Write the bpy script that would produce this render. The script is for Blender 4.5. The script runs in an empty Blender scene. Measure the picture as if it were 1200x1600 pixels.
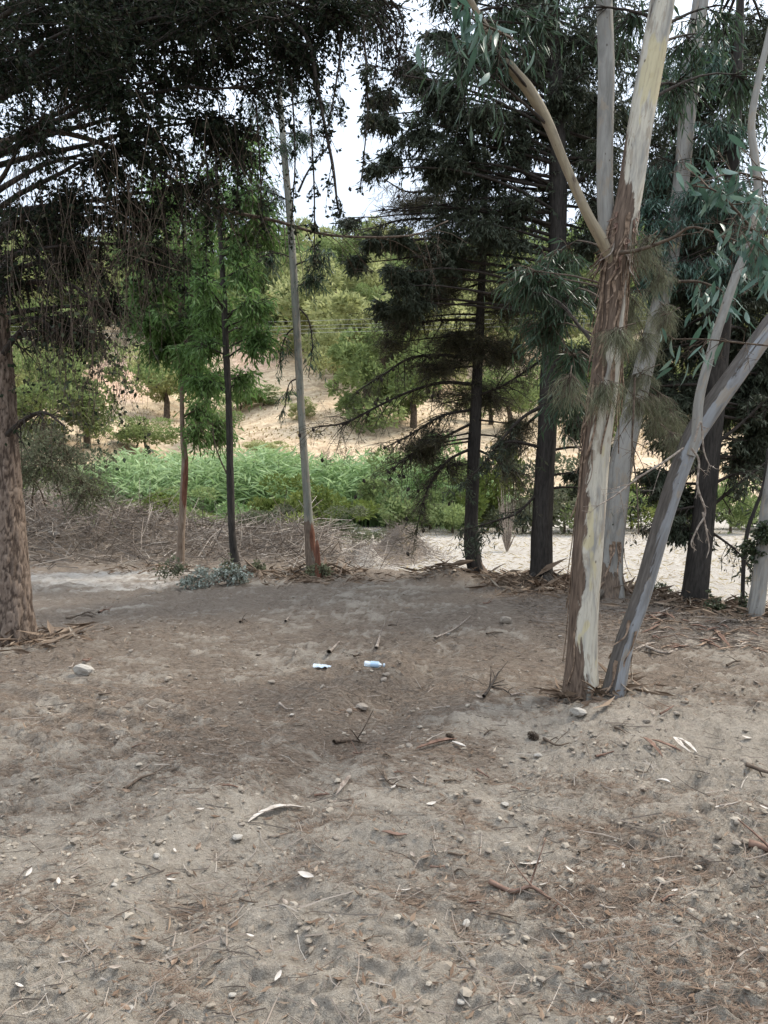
import bpy, math, random
import numpy as np
from mathutils import Vector

R = np.random.default_rng(11)
random.seed(5)
sc = bpy.context.scene
col = sc.collection
PI = math.pi

# ------------------------------------------------------------------ camera
F = 1186.0                      # focal length in pixels of a 1200 x 1600 frame
CAM = np.array([0.0, 0.0, 1.6])
PITCH = math.atan(50 / F)       # a little downwards: eye level lies at y = 750
cam_d = bpy.data.cameras.new('camera')
cam = bpy.data.objects.new('camera', cam_d)
col.objects.link(cam)
cam.location = CAM
cam.rotation_euler = (PI / 2 - PITCH, 0, 0)
cam_d.sensor_fit = 'VERTICAL'
cam_d.sensor_height = 24
cam_d.lens = 24 * F / 1600
cam_d.clip_end = 2000
cam_d.clip_start = 0.05
sc.camera = cam
sc.render.resolution_x = 768
sc.render.resolution_y = 1024

# ------------------------------------------------------------------ light
SUN_EL, SUN_AZ = math.radians(52), math.radians(62)   # azimuth clockwise from +Y (ahead) towards +X (right)
world = bpy.data.worlds.new('World')
sc.world = world
world.use_nodes = True
wn = world.node_tree
wn.nodes.clear()
w_out = wn.nodes.new('ShaderNodeOutputWorld')
w_bg = wn.nodes.new('ShaderNodeBackground')
w_sky = wn.nodes.new('ShaderNodeTexSky')
w_sky.sky_type = 'NISHITA'
w_sky.sun_disc = False
w_sky.sun_elevation = SUN_EL
w_sky.sun_rotation = SUN_AZ
w_sky.air_density = 1.2
w_sky.dust_density = 4.0
w_sky.ozone_density = 1.2
w_tc = wn.nodes.new('ShaderNodeTexCoord')
w_ns = wn.nodes.new('ShaderNodeTexNoise')
w_ns.inputs['Scale'].default_value = 2.2
w_ns.inputs['Detail'].default_value = 5
w_rmp = wn.nodes.new('ShaderNodeMapRange')
w_rmp.inputs['From Min'].default_value = 0.3
w_rmp.inputs['From Max'].default_value = 0.65
w_rmp.inputs['To Min'].default_value = 0.72
w_rmp.inputs['To Max'].default_value = 0.92
w_mix = wn.nodes.new('ShaderNodeMix')
w_mix.data_type = 'RGBA'
# thin white cloud, brighter overhead than low down as overcast skies are
w_sep = wn.nodes.new('ShaderNodeSeparateXYZ'); w_pw = wn.nodes.new('ShaderNodeMath'); w_pw.operation = 'POWER'; w_pw.inputs[1].default_value = 2.0; w_pw.use_clamp = True
w_m2 = wn.nodes.new('ShaderNodeMath'); w_m2.operation = 'MULTIPLY_ADD'; w_m2.inputs[1].default_value = 3.2; w_m2.inputs[2].default_value = 1.0
w_vm = wn.nodes.new('ShaderNodeVectorMath'); w_vm.operation = 'SCALE'; w_vm.inputs[0].default_value = (2.9, 3.25, 3.75)
wn.links.new(w_tc.outputs['Generated'], w_sep.inputs[0]); wn.links.new(w_sep.outputs['Z'], w_pw.inputs[0]); wn.links.new(w_pw.outputs[0], w_m2.inputs[0])
wn.links.new(w_m2.outputs[0], w_vm.inputs['Scale']); wn.links.new(w_vm.outputs[0], w_mix.inputs[7])
wn.links.new(w_tc.outputs['Generated'], w_ns.inputs['Vector'])
wn.links.new(w_ns.outputs['Fac'], w_rmp.inputs['Value'])
wn.links.new(w_rmp.outputs['Result'], w_mix.inputs[0])
wn.links.new(w_sky.outputs['Color'], w_mix.inputs[6])
wn.links.new(w_mix.outputs[2], w_bg.inputs['Color'])
w_bg.inputs['Strength'].default_value = 0.085
wn.links.new(w_bg.outputs['Background'], w_out.inputs['Surface'])

sun_d = bpy.data.lights.new('sun', 'SUN')
sun_d.energy = 1.5
sun_d.angle = math.radians(12)
sun_d.color = (1.0, 0.93, 0.82)
sun = bpy.data.objects.new('sun', sun_d)
col.objects.link(sun)
sdir = Vector((math.sin(SUN_AZ) * math.cos(SUN_EL), math.cos(SUN_AZ) * math.cos(SUN_EL), math.sin(SUN_EL)))
sun.rotation_euler = sdir.to_track_quat('Z', 'Y').to_euler()
sun.location = (20, 10, 40)

sc.view_settings.view_transform = 'Standard'
sc.view_settings.look = 'None'
sc.view_settings.gamma = 1
sc.view_settings.use_curve_mapping = False
sc.view_settings.exposure = 1.7
sc.render.engine = 'CYCLES'
sc.cycles.max_bounces = 5
sc.cycles.diffuse_bounces = 3
sc.cycles.transparent_max_bounces = 4
sc.cycles.use_denoising = True

# ------------------------------------------------------------------ noise in numpy
def hsh(i, j, k, s):
    i = i.astype(np.int64); j = j.astype(np.int64); k = k.astype(np.int64)
    h = (i * 374761393 + j * 668265263 + k * 2147483647 + (s * 974634777) % 4294967296) & 0xFFFFFFFF
    h = ((h ^ (h >> 13)) * 1274126177) & 0xFFFFFFFF
    h = ((h ^ (h >> 16)) * 2246822519) & 0xFFFFFFFF
    return ((h ^ (h >> 15)) & 0xFFFFFF) / float(0xFFFFFF)

def vnoise(x, y, z=None, s=0):
    """value noise in [-1, 1]"""
    x = np.asarray(x, float); y = np.asarray(y, float)
    x0 = np.floor(x); y0 = np.floor(y)
    fx = x - x0; fy = y - y0
    fx = fx * fx * fx * (fx * (fx * 6 - 15) + 10); fy = fy * fy * fy * (fy * (fy * 6 - 15) + 10)
    if z is None:
        k = np.zeros_like(x0)
        a = hsh(x0, y0, k, s); b = hsh(x0 + 1, y0, k, s); c = hsh(x0, y0 + 1, k, s); d = hsh(x0 + 1, y0 + 1, k, s)
        return 2 * ((a * (1 - fx) + b * fx) * (1 - fy) + (c * (1 - fx) + d * fx) * fy) - 1
    z = np.asarray(z, float); z0 = np.floor(z); fz = z - z0; fz = fz * fz * (3 - 2 * fz)
    r = 0
    for dz, wz in ((0, 1 - fz), (1, fz)):
        a = hsh(x0, y0, z0 + dz, s); b = hsh(x0 + 1, y0, z0 + dz, s)
        c = hsh(x0, y0 + 1, z0 + dz, s); d = hsh(x0 + 1, y0 + 1, z0 + dz, s)
        r = r + wz * ((a * (1 - fx) + b * fx) * (1 - fy) + (c * (1 - fx) + d * fx) * fy)
    return 2 * r - 1

def fbm(x, y, z=None, oct=4, s=0):
    r = 0; a = 1; t = 0; f = 1
    for o in range(oct):
        c, sn = math.cos(o * 1.1), math.sin(o * 1.1)
        xr, yr = (x * c - y * sn) * f, (x * sn + y * c) * f
        r = r + a * vnoise(xr, yr, None if z is None else z * f, s + o * 17)
        t += a; a *= .5; f *= 2.07
    return r / t

def worley(x, y, s=0):
    """distance to nearest and second nearest feature point, and id of the nearest"""
    x0 = np.floor(x); y0 = np.floor(y)
    d1 = np.full(x.shape, 9.0); d2 = np.full(x.shape, 9.0); idn = np.zeros(x.shape)
    z = np.zeros_like(x0)
    for i in (-1, 0, 1):
        for j in (-1, 0, 1):
            cx = x0 + i; cy = y0 + j
            px = cx + hsh(cx, cy, z, s); py = cy + hsh(cx, cy, z, s + 1)
            d = np.hypot(x - px, y - py)
            near = d < d1
            d2 = np.where(near, d1, np.minimum(d2, d))
            idn = np.where(near, hsh(cx, cy, z, s + 2), idn)
            d1 = np.where(near, d, d1)
    return d1, d2, idn

def ss(a, b, x):
    t = np.clip((x - a) / (b - a), 0, 1)
    return t * t * (3 - 2 * t)

# ------------------------------------------------------------------ the lie of the land
def ridge_y(x):
    return np.interp(x, [-30, -1.6, -0.6, 1.2, 2.6, 4.0, 5.2, 9, 30], [21, 21, 12.9, 12.3, 11.2, 9.4, 8.6, 8.2, 8.2])

def seg_dist(x, y, ax, ay, bx, by):
    dx, dy = bx - ax, by - ay
    L = math.hypot(dx, dy)
    t = ((x - ax) * dx + (y - ay) * dy) / (L * L)
    v = ((x - ax) * dy - (y - ay) * dx) / L
    return t, v

def zbase(x, y):
    x = np.asarray(x, float); y = np.asarray(y, float)
    z = 0.05 * fbm(x * .45, y * .45, oct=2, s=3)
    ry = ridge_y(x) + .5 * vnoise(x * .6, y * .1, s=9)
    z = z - 0.8 * ss(ry, ry + 2.6, y)
    z = z + 0.05 * np.exp(-((y - ry + .5) / .7) ** 2) * (x > -1)
    # berm of pushed up brush on the left
    hx = np.interp(x, [-20, -9, -7, -5.2, -3.9, -3, -2, -1.1, -.5, .2], [1.3, 1.35, 1.2, .9, .62, .5, .55, .45, .2, 0])
    z = z + hx * .82 * np.exp(-(np.abs(y - 16.4 + .12 * x) / 1.5) ** 2.4) * (1 + .35 * fbm(x * 1.1, y * 1.1, s=21))
    # heap on the pale terrace
    z = z + .95 * np.exp(-((x - .55) / .75) ** 2 - ((y - 23.5) / 1.0) ** 2) * (1 + .5 * fbm(x * 2, y * 2, s=5))
    z = z + .55 * np.exp(-((x + .5) / .55) ** 2 - ((y - 20.8) / .8) ** 2) * (1 + .5 * fbm(x * 2, y * 2, s=6))
    # soil heaped round the near eucalyptus, the pine, the conifers
    for (cx, cy, h, r) in ((1.5, 5.25, .05, .75), (-3.3, 7.0, .05, 1.1), (1.0, 12.0, .16, .45), (2.4, 11.2, .07, .45),
                           (-1.1, 12.1, .06, .45), (2.9, 9.6, .10, .5), (-2.3, 12.1, .04, .5)):
        z = z + h * np.exp(-((x - cx) ** 2 + (y - cy) ** 2) / r ** 2)
    # wheel ruts running away diagonally
    for off, sgn in ((0.0, 1), (.42, -1), (1.0, .5), (1.5, -.6)):
        t, v = seg_dist(x, y, -1.2 + off, 2.7, .25 + off, 7.0)
        v = v + .08 * vnoise(x * 1.3, y * 1.3, s=31)
        z = z + sgn * .05 * np.exp(-(v / .15) ** 2) * ss(-.15, .15, t) * ss(1.15, .8, t) * (y < 12)
    # valley side
    yy = np.clip(y - 44, 0, None)
    hill = np.interp(y, [0, 44, 50, 62, 80, 104, 140, 180, 215, 300, 500], [0, 0, 1.4, 4.4, 8.4, 17.0, 33, 52, 62, 60, 50])
    hill = hill * (1 + .10 * ss(20, 100, np.abs(x + 10)))
    # gully towards the left of the middle
    hill = hill + ss(50, 80, y) * 3.0 * fbm(x * .03 + .4, y * .03, oct=3, s=41)
    g = np.exp(-((x + 19 + (y - 70) * .05) / 5.5) ** 2) * ss(46, 60, y) * ss(130, 90, y)
    hill = hill - 2.2 * g
    return z + hill

def cloddy(x, y):
    """relief of broken soil, and how high a point lies within it (0 hollow .. 1 top)"""
    near = ss(24, 11, y)
    rough = .65 + .5 * fbm(x * .7, y * .7, oct=2, s=77)
    wx = x + .05 * fbm(x * 9, y * 9, oct=2, s=1); wy = y + .05 * fbm(x * 9, y * 9, oct=2, s=2)
    d1, d2, idn = worley(wx * 5.5, wy * 6.5, 61)
    a = (idn - .3) * ss(.0, .24, d2 - d1) * (idn > .3)
    d1, d2, idn = worley(wx * 14, wy * 17, 64)
    b = (idn - .4) * ss(.0, .3, d2 - d1) * (idn > .4)
    rdg = 1 - np.abs(fbm(wx * 6 + wy * 2, wy * 9, oct=3, s=57)) * 2.6
    c = fbm(x * 26, y * 30, oct=3, s=53)
    d1, d2, idn = worley(wx * 34, wy * 40, 66)
    d = (idn - .5) * ss(.0, .3, d2 - d1) * (idn > .5)
    st_ = 1 - np.abs(fbm(wx * 3.2 + wy * 5.5, wy * 17 - wx * 5, oct=3, s=58)) * 2.4
    h = near * rough * (.030 * a + .030 * b + .016 * rdg + .018 * c + .032 * d + .030 * st_)
    return h, np.clip(.35 + .25 * (st_ - .3) + .9 * a + .7 * b + .25 * (rdg - .5) + .25 * c, 0, 1)

def zg(x, y, fine=True):
    x = np.asarray(x, float); y = np.asarray(y, float)
    z = zbase(x, y)
    if fine:
        near = ss(24, 11, y)
        rough = .65 + .5 * fbm(x * .7, y * .7, oct=2, s=77)
        z = z + .045 * near * fbm(x * 2.1, y * 2.6, oct=3, s=51)
        z = z + cloddy(x, y)[0]
        # pressed, ribbed traces of caterpillar tracks
        rib = np.sin((x * 2.2 + y * 3.2) * 6.5 + 2.5 * fbm(x * 1.2, y * 1.2, s=91))
        z = z + .016 * near * np.sign(rib) * np.abs(rib) ** .6 * ss(-.1, .3, fbm(x * .6 + 4, y * .6, oct=2, s=92))
        z = z + .05 * ss(45, 60, y) * fbm(x * 1.0, y * 1.0, oct=3, s=55) * 3
    return z

def pix(px, py, d):
    """world point at forward depth d behind a place measured on the photograph"""
    cx = (px - 600) / F * d; cy = (800 - py) / F * d
    c, s = math.cos(PITCH), math.sin(PITCH)
    return np.array([cx, d * c + cy * s, CAM[2] - d * s + cy * c])

def hit(px, py, fine=True):
    dirv = pix(px, py, 1.0) - CAM
    t = np.concatenate([np.arange(1.5, 30, .03), np.arange(30, 320, .25)])
    p = CAM[None] + dirv[None] * t[:, None]
    below = p[:, 2] < zg(p[:, 0], p[:, 1], fine)
    i = int(np.argmax(below)) if below.any() else len(t) - 1
    return np.array([p[i, 0], p[i, 1], float(zg(p[i, 0], p[i, 1], fine))])

# ------------------------------------------------------------------ mesh and object helpers
def mkmesh(name, V, F4=None, F3=None, mat=None, attrs=None, smooth=True):
    V = np.asarray(V, np.float32)
    me = bpy.data.meshes.new(name)
    parts = []; tot = []
    if F4 is not None and len(F4):
        parts.append(np.asarray(F4, np.int32).ravel()); tot.append(np.full(len(F4), 4, np.int32))
    if F3 is not None and len(F3):
        parts.append(np.asarray(F3, np.int32).ravel()); tot.append(np.full(len(F3), 3, np.int32))
    li = np.concatenate(parts); tot = np.concatenate(tot)
    me.vertices.add(len(V)); me.vertices.foreach_set('co', V.ravel())
    me.loops.add(len(li)); me.loops.foreach_set('vertex_index', li)
    me.polygons.add(len(tot))
    st = np.concatenate([[0], np.cumsum(tot)[:-1]]).astype(np.int32)
    me.polygons.foreach_set('loop_start', st)
    me.polygons.foreach_set('loop_total', tot)
    me.polygons.foreach_set('use_smooth', np.full(len(tot), smooth))
    for k, a in (attrs or {}).items():
        a = np.asarray(a, np.float32)
        if a.ndim == 1:
            at = me.attributes.new(k, 'FLOAT', 'POINT'); at.data.foreach_set('value', a)
        else:
            at = me.attributes.new(k, 'FLOAT_VECTOR', 'POINT'); at.data.foreach_set('vector', a.ravel())
    me.update(); me.validate()
    if mat: me.materials.append(mat)
    return me

def link(name, me, parent=None, loc=None):
    o = bpy.data.objects.new(name, me)
    col.objects.link(o)
    if parent is not None: o.parent = parent
    if loc is not None: o.location = loc
    return o

def tag(o, label=None, cat=None, group=None, kind=None):
    if label: o['label'] = label
    if cat: o['category'] = cat
    if group: o['group'] = group
    if kind: o['kind'] = kind
    return o

def empty(name, loc, label, cat, group=None):
    o = bpy.data.objects.new(name, None)
    o.location = loc; o.empty_display_size = .2
    col.objects.link(o)
    return tag(o, label, cat, group)

class MB:
    """collects geometry for one mesh; origin is subtracted when built under a parent"""
    def __init__(s): s.V = []; s.F4 = []; s.F3 = []; s.A = []; s.T = []; s.n = 0
    def add(s, V, F4=None, F3=None, var=None, tc=None):
        V = np.asarray(V, float)
        if F4 is not None and len(F4): s.F4.append(np.asarray(F4) + s.n)
        if F3 is not None and len(F3): s.F3.append(np.asarray(F3) + s.n)
        s.V.append(V); s.A.append(np.zeros(len(V)) if var is None else var)
        s.T.append(V if tc is None else tc); s.n += len(V)
    def build(s, name, mat, parent=None, org=None, smooth=True, tc=False):
        V = np.concatenate(s.V)
        o_ = np.zeros(3) if org is None else np.asarray(org)
        at = {'var': np.concatenate(s.A)}
        if tc: at['tc'] = np.concatenate(s.T)
        me = mkmesh(name, V - o_, np.concatenate(s.F4) if s.F4 else None, np.concatenate(s.F3) if s.F3 else None, mat, at, smooth)
        return link(name, me, parent)

def catmull(P, n):
    P = np.asarray(P, float)
    Q = np.vstack([2 * P[0] - P[1], P, 2 * P[-1] - P[-2]])
    seg = np.linalg.norm(np.diff(P[:, :3], axis=0), axis=1)
    cs = np.concatenate([[0], np.cumsum(seg)])
    u = np.linspace(0, cs[-1], n)
    i = np.clip(np.searchsorted(cs, u, 'right') - 1, 0, len(P) - 2)
    t = ((u - cs[i]) / np.maximum(seg[i], 1e-9))[:, None]
    p0, p1, p2, p3 = Q[i], Q[i + 1], Q[i + 2], Q[i + 3]
    return .5 * (2 * p1 + (p2 - p0) * t + (2 * p0 - 5 * p1 + 4 * p2 - p3) * t ** 2 + (3 * p1 - p0 - 3 * p2 + p3) * t ** 3)

def frames(C):
    T = np.gradient(C, axis=0)
    T /= np.linalg.norm(T, axis=1)[:, None] + 1e-12
    up = np.array([0, -1.0, 0]) if abs(T[0][1]) < .8 else np.array([1.0, 0, 0])
    A = np.zeros_like(C); B = np.zeros_like(C)
    a = up - T[0] * np.dot(up, T[0]); a /= np.linalg.norm(a)
    for i in range(len(C)):
        a = a - T[i] * np.dot(a, T[i]); a /= np.linalg.norm(a)
        A[i] = a; B[i] = np.cross(T[i], a)
    return T, A, B

def tube(C, r, sides=8, disp=None, cap=True):
    """swept tube; returns V, quads, tris, tc, angle, length"""
    C = np.asarray(C, float); r = np.asarray(r, float); n = len(C)
    T, A, B = frames(C)
    ang = np.linspace(0, 2 * PI, sides, endpoint=False)
    L = np.concatenate([[0], np.cumsum(np.linalg.norm(np.diff(C, axis=0), axis=1))])
    AA, LL = np.meshgrid(ang, L)
    rr = np.repeat(r[:, None], sides, 1)
    if disp is not None: rr = rr * disp(AA, LL, rr)
    V = C[:, None] + rr[..., None] * (np.cos(AA)[..., None] * A[:, None] + np.sin(AA)[..., None] * B[:, None])
    tc = np.stack([np.cos(AA) * rr, np.sin(AA) * rr, LL], -1)
    i = np.arange(n - 1)[:, None] * sides; j = np.arange(sides)[None]; j2 = (j + 1) % sides
    Q = np.stack([i + j, i + j2, i + sides + j2, i + sides + j], -1).reshape(-1, 4)
    V = V.reshape(-1, 3); tc = tc.reshape(-1, 3)
    F3 = None
    if cap:
        V = np.vstack([V, C[-1:]]); tc = np.vstack([tc, [[0, 0, L[-1]]]])
        base = (n - 1) * sides; jj = np.arange(sides)
        F3 = np.stack([base + jj, base + (jj + 1) % sides, np.full(sides, n * sides)], -1)
    return V, Q, F3, tc, AA.ravel(), LL.ravel()

def bez_tubes(P0, P1, P2, r0, r1, nseg=2, sides=3):
    """many thin tapered twigs at once"""
    N = len(P0)
    if N == 0: return np.zeros((0, 3)), np.zeros((0, 4), int)
    t = np.linspace(0, 1, nseg + 1)[None, :, None]
    C = (1 - t) ** 2 * P0[:, None] + 2 * t * (1 - t) * P1[:, None] + t ** 2 * P2[:, None]
    T = P2 - P0; T = T / (np.linalg.norm(T, axis=1)[:, None] + 1e-9)
    ref = np.where(np.abs(T[:, 2:3]) > .8, np.array([[1.0, 0, 0]]), np.array([[0, 0, 1.0]]))
    A = np.cross(T, ref); A /= np.linalg.norm(A, axis=1)[:, None] + 1e-9
    B = np.cross(T, A)
    rr = (np.asarray(r0)[:, None] * (1 - t[..., 0]) + np.asarray(r1)[:, None] * t[..., 0])
    ang = np.linspace(0, 2 * PI, sides, endpoint=False)
    V = C[:, :, None] + rr[:, :, None, None] * (np.cos(ang)[None, None, :, None] * A[:, None, None] + np.sin(ang)[None, None, :, None] * B[:, None, None])
    n1 = (nseg + 1) * sides
    i = np.arange(nseg)[:, None] * sides; j = np.arange(sides)[None]; j2 = (j + 1) % sides
    q = np.stack([i + j, i + j2, i + sides + j2, i + sides + j], -1).reshape(-1, 4)
    Q = (np.arange(N) * n1)[:, None, None] + q[None]
    return V.reshape(-1, 3), Q.reshape(-1, 4)

def unit(v): return v / (np.linalg.norm(v, axis=-1, keepdims=True) + 1e-9)
def rdir(n): return unit(R.normal(size=(n, 3)))

def leaf_quads(P, D, L, W, side=None):
    n = len(P)
    S = unit(np.cross(D, rdir(n) if side is None else side))
    N_ = np.cross(D, S)
    L = np.broadcast_to(L, n)[:, None]; W = np.broadcast_to(W, n)[:, None]
    a = P; c = P + D * L; m = P + D * L * .42 + N_ * L * .06
    V = np.stack([a, m + S * W * .5, c, m - S * W * .5], 1).reshape(-1, 3)
    Q = np.arange(4 * n).reshape(-1, 4)
    return V, Q

# ------------------------------------------------------------------ materials
def newmat(name):
    m = bpy.data.materials.new(name); m.use_nodes = True
    nt = m.node_tree; nt.nodes.clear()
    return m, nt

class NT:
    def __init__(s, nt): s.nt = nt
    def n(s, t, **k):
        nd = s.nt.nodes.new(t)
        for a, b in k.items(): setattr(nd, a, b)
        return nd
    def l(s, a, b): s.nt.links.new(a, b)
    def attr(s, name): return s.n('ShaderNodeAttribute', attribute_name=name)
    def noise(s, vec, scale, detail=4, rough=.55, dist=0):
        t = s.n('ShaderNodeTexNoise'); t.inputs['Scale'].default_value = scale
        t.inputs['Detail'].default_value = detail; t.inputs['Roughness'].default_value = rough
        t.inputs['Distortion'].default_value = dist
        if vec is not None: s.l(vec, t.inputs['Vector'])
        return t.outputs['Fac']
    def voro(s, vec, scale, feature='F1', out='Distance'):
        t = s.n('ShaderNodeTexVoronoi', feature=feature); t.inputs['Scale'].default_value = scale
        s.l(vec, t.inputs['Vector']); return t.outputs[out]
    def mapr(s, v, a, b, c=0, d=1):
        t = s.n('ShaderNodeMapRange'); t.clamp = True
        for k, x in zip(('From Min', 'From Max', 'To Min', 'To Max'), (a, b, c, d)): t.inputs[k].default_value = x
        s.l(v, t.inputs['Value']); return t.outputs['Result']
    def mix(s, f, a, b, mode='MIX'):
        t = s.n('ShaderNodeMix', data_type='RGBA', blend_type=mode)
        for x, i in ((f, 0), (a, 6), (b, 7)):
            if isinstance(x, (int, float)): t.inputs[i].default_value = x
            elif isinstance(x, tuple): t.inputs[i].default_value = (*x, 1)
            else: s.l(x, t.inputs[i])
        return t.outputs[2]
    def math(s, op, a, b=0.0):
        t = s.n('ShaderNodeMath', operation=op)
        for x, i in ((a, 0), (b, 1)):
            if isinstance(x, (int, float)): t.inputs[i].default_value = x
            else: s.l(x, t.inputs[i])
        return t.outputs[0]
    def scale(s, vec, v):
        t = s.n('ShaderNodeMapping'); t.inputs['Scale'].default_value = v
        s.l(vec, t.inputs['Vector']); return t.outputs[0]
    def bump(s, h, strength, dist, nrm=None):
        t = s.n('ShaderNodeBump'); t.inputs['Strength'].default_value = strength; t.inputs['Distance'].default_value = dist
        s.l(h, t.inputs['Height'])
        if nrm is not None: s.l(nrm, t.inputs['Normal'])
        return t.outputs[0]
    def out(s, colr, rough=.8, nrm=None, spec=.2, transl=0, tcol=None):
        b = s.n('ShaderNodeBsdfPrincipled')
        if isinstance(colr, tuple): b.inputs['Base Color'].default_value = (*colr, 1)
        else: s.l(colr, b.inputs['Base Color'])
        if isinstance(rough, (int, float)): b.inputs['Roughness'].default_value = rough
        else: s.l(rough, b.inputs['Roughness'])
        b.inputs['Specular IOR Level'].default_value = spec
        if nrm is not None: s.l(nrm, b.inputs['Normal'])
        o = s.n('ShaderNodeOutputMaterial'); sh = b.outputs[0]
        if transl:
            t = s.n('ShaderNodeBsdfTranslucent'); s.l(tcol if tcol is not None else colr, t.inputs['Color'])
            m = s.n('ShaderNodeMixShader'); m.inputs[0].default_value = transl
            s.l(sh, m.inputs[1]); s.l(t.outputs[0], m.inputs[2]); sh = m.outputs[0]
        s.l(sh, o.inputs['Surface'])

def leaf_mat(name, cols, transl=.3, rough=.55, spec=.3):
    """three colours picked along the per-leaf 'var' attribute"""
    m, nt = newmat(name); k = NT(nt)
    v = k.attr('var').outputs['Fac']
    r = k.n('ShaderNodeValToRGB'); k.l(v, r.inputs[0])
    e = r.color_ramp.elements
    e[0].position = 0; e[0].color = (*cols[0], 1); e[1].position = 1; e[1].color = (*cols[-1], 1)
    for i, c in enumerate(cols[1:-1]):
        q = e.new((i + 1) / (len(cols) - 1)); q.color = (*c, 1)
    obj = k.n('ShaderNodeObjectInfo')
    c = k.mix(k.mapr(obj.outputs['Random'], 0, 1, 0, .35), r.outputs[0], cols[1])
    k.out(c, rough, spec=spec, transl=transl)
    return m

def wood_mat(name, c0, c1, sc_=30, bump=.4):
    m, nt = newmat(name); k = NT(nt)
    tc = k.n('ShaderNodeTexCoord').outputs['Object']
    n1 = k.noise(tc, sc_, 3)
    k.out(k.mix(k.mapr(n1, .35, .65), c0, c1), .85, k.bump(n1, bump, .004), .15)
    return m

M = {}
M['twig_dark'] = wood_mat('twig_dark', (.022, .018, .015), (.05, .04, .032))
M['twig_brown'] = wood_mat('twig_brown', (.05, .036, .026), (.12, .09, .066))
M['twig_pale'] = wood_mat('twig_pale', (.13, .10, .08), (.32, .27, .22))
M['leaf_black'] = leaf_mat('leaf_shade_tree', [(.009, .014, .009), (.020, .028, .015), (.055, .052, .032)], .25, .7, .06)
M['leaf_olive'] = leaf_mat('leaf_olive', [(.022, .036, .016), (.04, .055, .024), (.085, .085, .04)], .25)
M['leaf_euc'] = leaf_mat('leaf_eucalyptus', [(.030, .060, .030), (.05, .085, .044), (.095, .13, .08)], .35, .45, .4)
M['leaf_euc_blue'] = leaf_mat('leaf_eucalyptus_blue', [(.03, .07, .05), (.055, .11, .075), (.15, .22, .17)], .3, .4, .45)
M['leaf_young'] = leaf_mat('leaf_young_tree', [(.065, .125, .03), (.12, .21, .06), (.21, .31, .12)], .55, .5, .3)
M['needle_cedar'] = leaf_mat('needle_cedar', [(.034, .044, .026), (.056, .068, .042), (.10, .105, .07)], .25, .6, .2)
M['needle_pine'] = leaf_mat('needle_pine', [(.045, .05, .025), (.075, .07, .038), (.13, .105, .065)], .25, .6, .2)
M['needle_dry'] = leaf_mat('needle_dry', [(.09, .10, .06), (.16, .165, .105), (.27, .27, .18)], .35, .7, .1)
M['hill_leaf'] = leaf_mat('leaf_hill_tree', [(.17, .185, .075), (.28, .30, .125), (.42, .42, .21)], .5, .7, .1)
M['hill_leaf_b'] = leaf_mat('leaf_hill_tree_deep', [(.11, .15, .055), (.19, .24, .09), (.29, .34, .15)], .45, .7, .1)
M['reed'] = leaf_mat('reed_leaf', [(.10, .17, .05), (.21, .31, .12), (.40, .50, .27)], .4, .5, .2)
M['shrub_yellow'] = leaf_mat('shrub_yellow_green', [(.06, .085, .02), (.12, .15, .035), (.20, .22, .07)], .35, .6, .1)
M['shrub_grey'] = leaf_mat('shrub_grey_green', [(.07, .08, .045), (.12, .13, .075), (.19, .19, .12)], .3, .7, .1)
M['silver_leaf'] = leaf_mat('silver_leaf', [(.16, .19, .15), (.30, .33, .28), (.5, .52, .46)], .2, .6, .1)
M['litter_needle'] = leaf_mat('litter_needle', [(.075, .048, .034), (.135, .095, .068), (.25, .19, .14)], 0, .8, .1)
M['litter_leaf'] = leaf_mat('litter_leaf', [(.09, .055, .035), (.20, .145, .10), (.50, .44, .35)], 0, .7, .15)
M['brush'] = leaf_mat('brush_twigs', [(.08, .06, .048), (.20, .165, .135), (.40, .355, .30)], 0, .85, .1)
M['straw'] = leaf_mat('dry_grass', [(.20, .15, .08), (.36, .28, .15), (.5, .42, .25)], .2, .8, .1)

def stone_mat():
    m, nt = newmat('stone'); k = NT(nt)
    tc = k.n('ShaderNodeTexCoord').outputs['Object']
    ob = k.n('ShaderNodeObjectInfo').outputs['Random']
    n1 = k.noise(tc, 14, 5, .65)
    a = k.mix(k.mapr(n1, .3, .7), (.17, .14, .112), (.32, .275, .225))
    b = k.mix(k.mapr(ob, 0, 1, 0, .5), a, (.24, .20, .15))
    k.out(b, .9, k.bump(n1, .6, .01), .15)
    return m
M['stone'] = stone_mat()
M['clod'] = leaf_mat('soil_clod', [(.13, .105, .080), (.22, .185, .145), (.33, .29, .235)], 0, .95, .05)
m, nt = newmat('pale_stone'); k = NT(nt)
tc = k.n('ShaderNodeTexCoord').outputs['Object']; n1 = k.noise(tc, 18, 5, .65)
k.out(k.mix(k.mapr(n1, .3, .7), (.28, .25, .21), (.42, .385, .335)), .9, k.bump(n1, .6, .01), .15)
M['pale_stone'] = m

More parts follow.
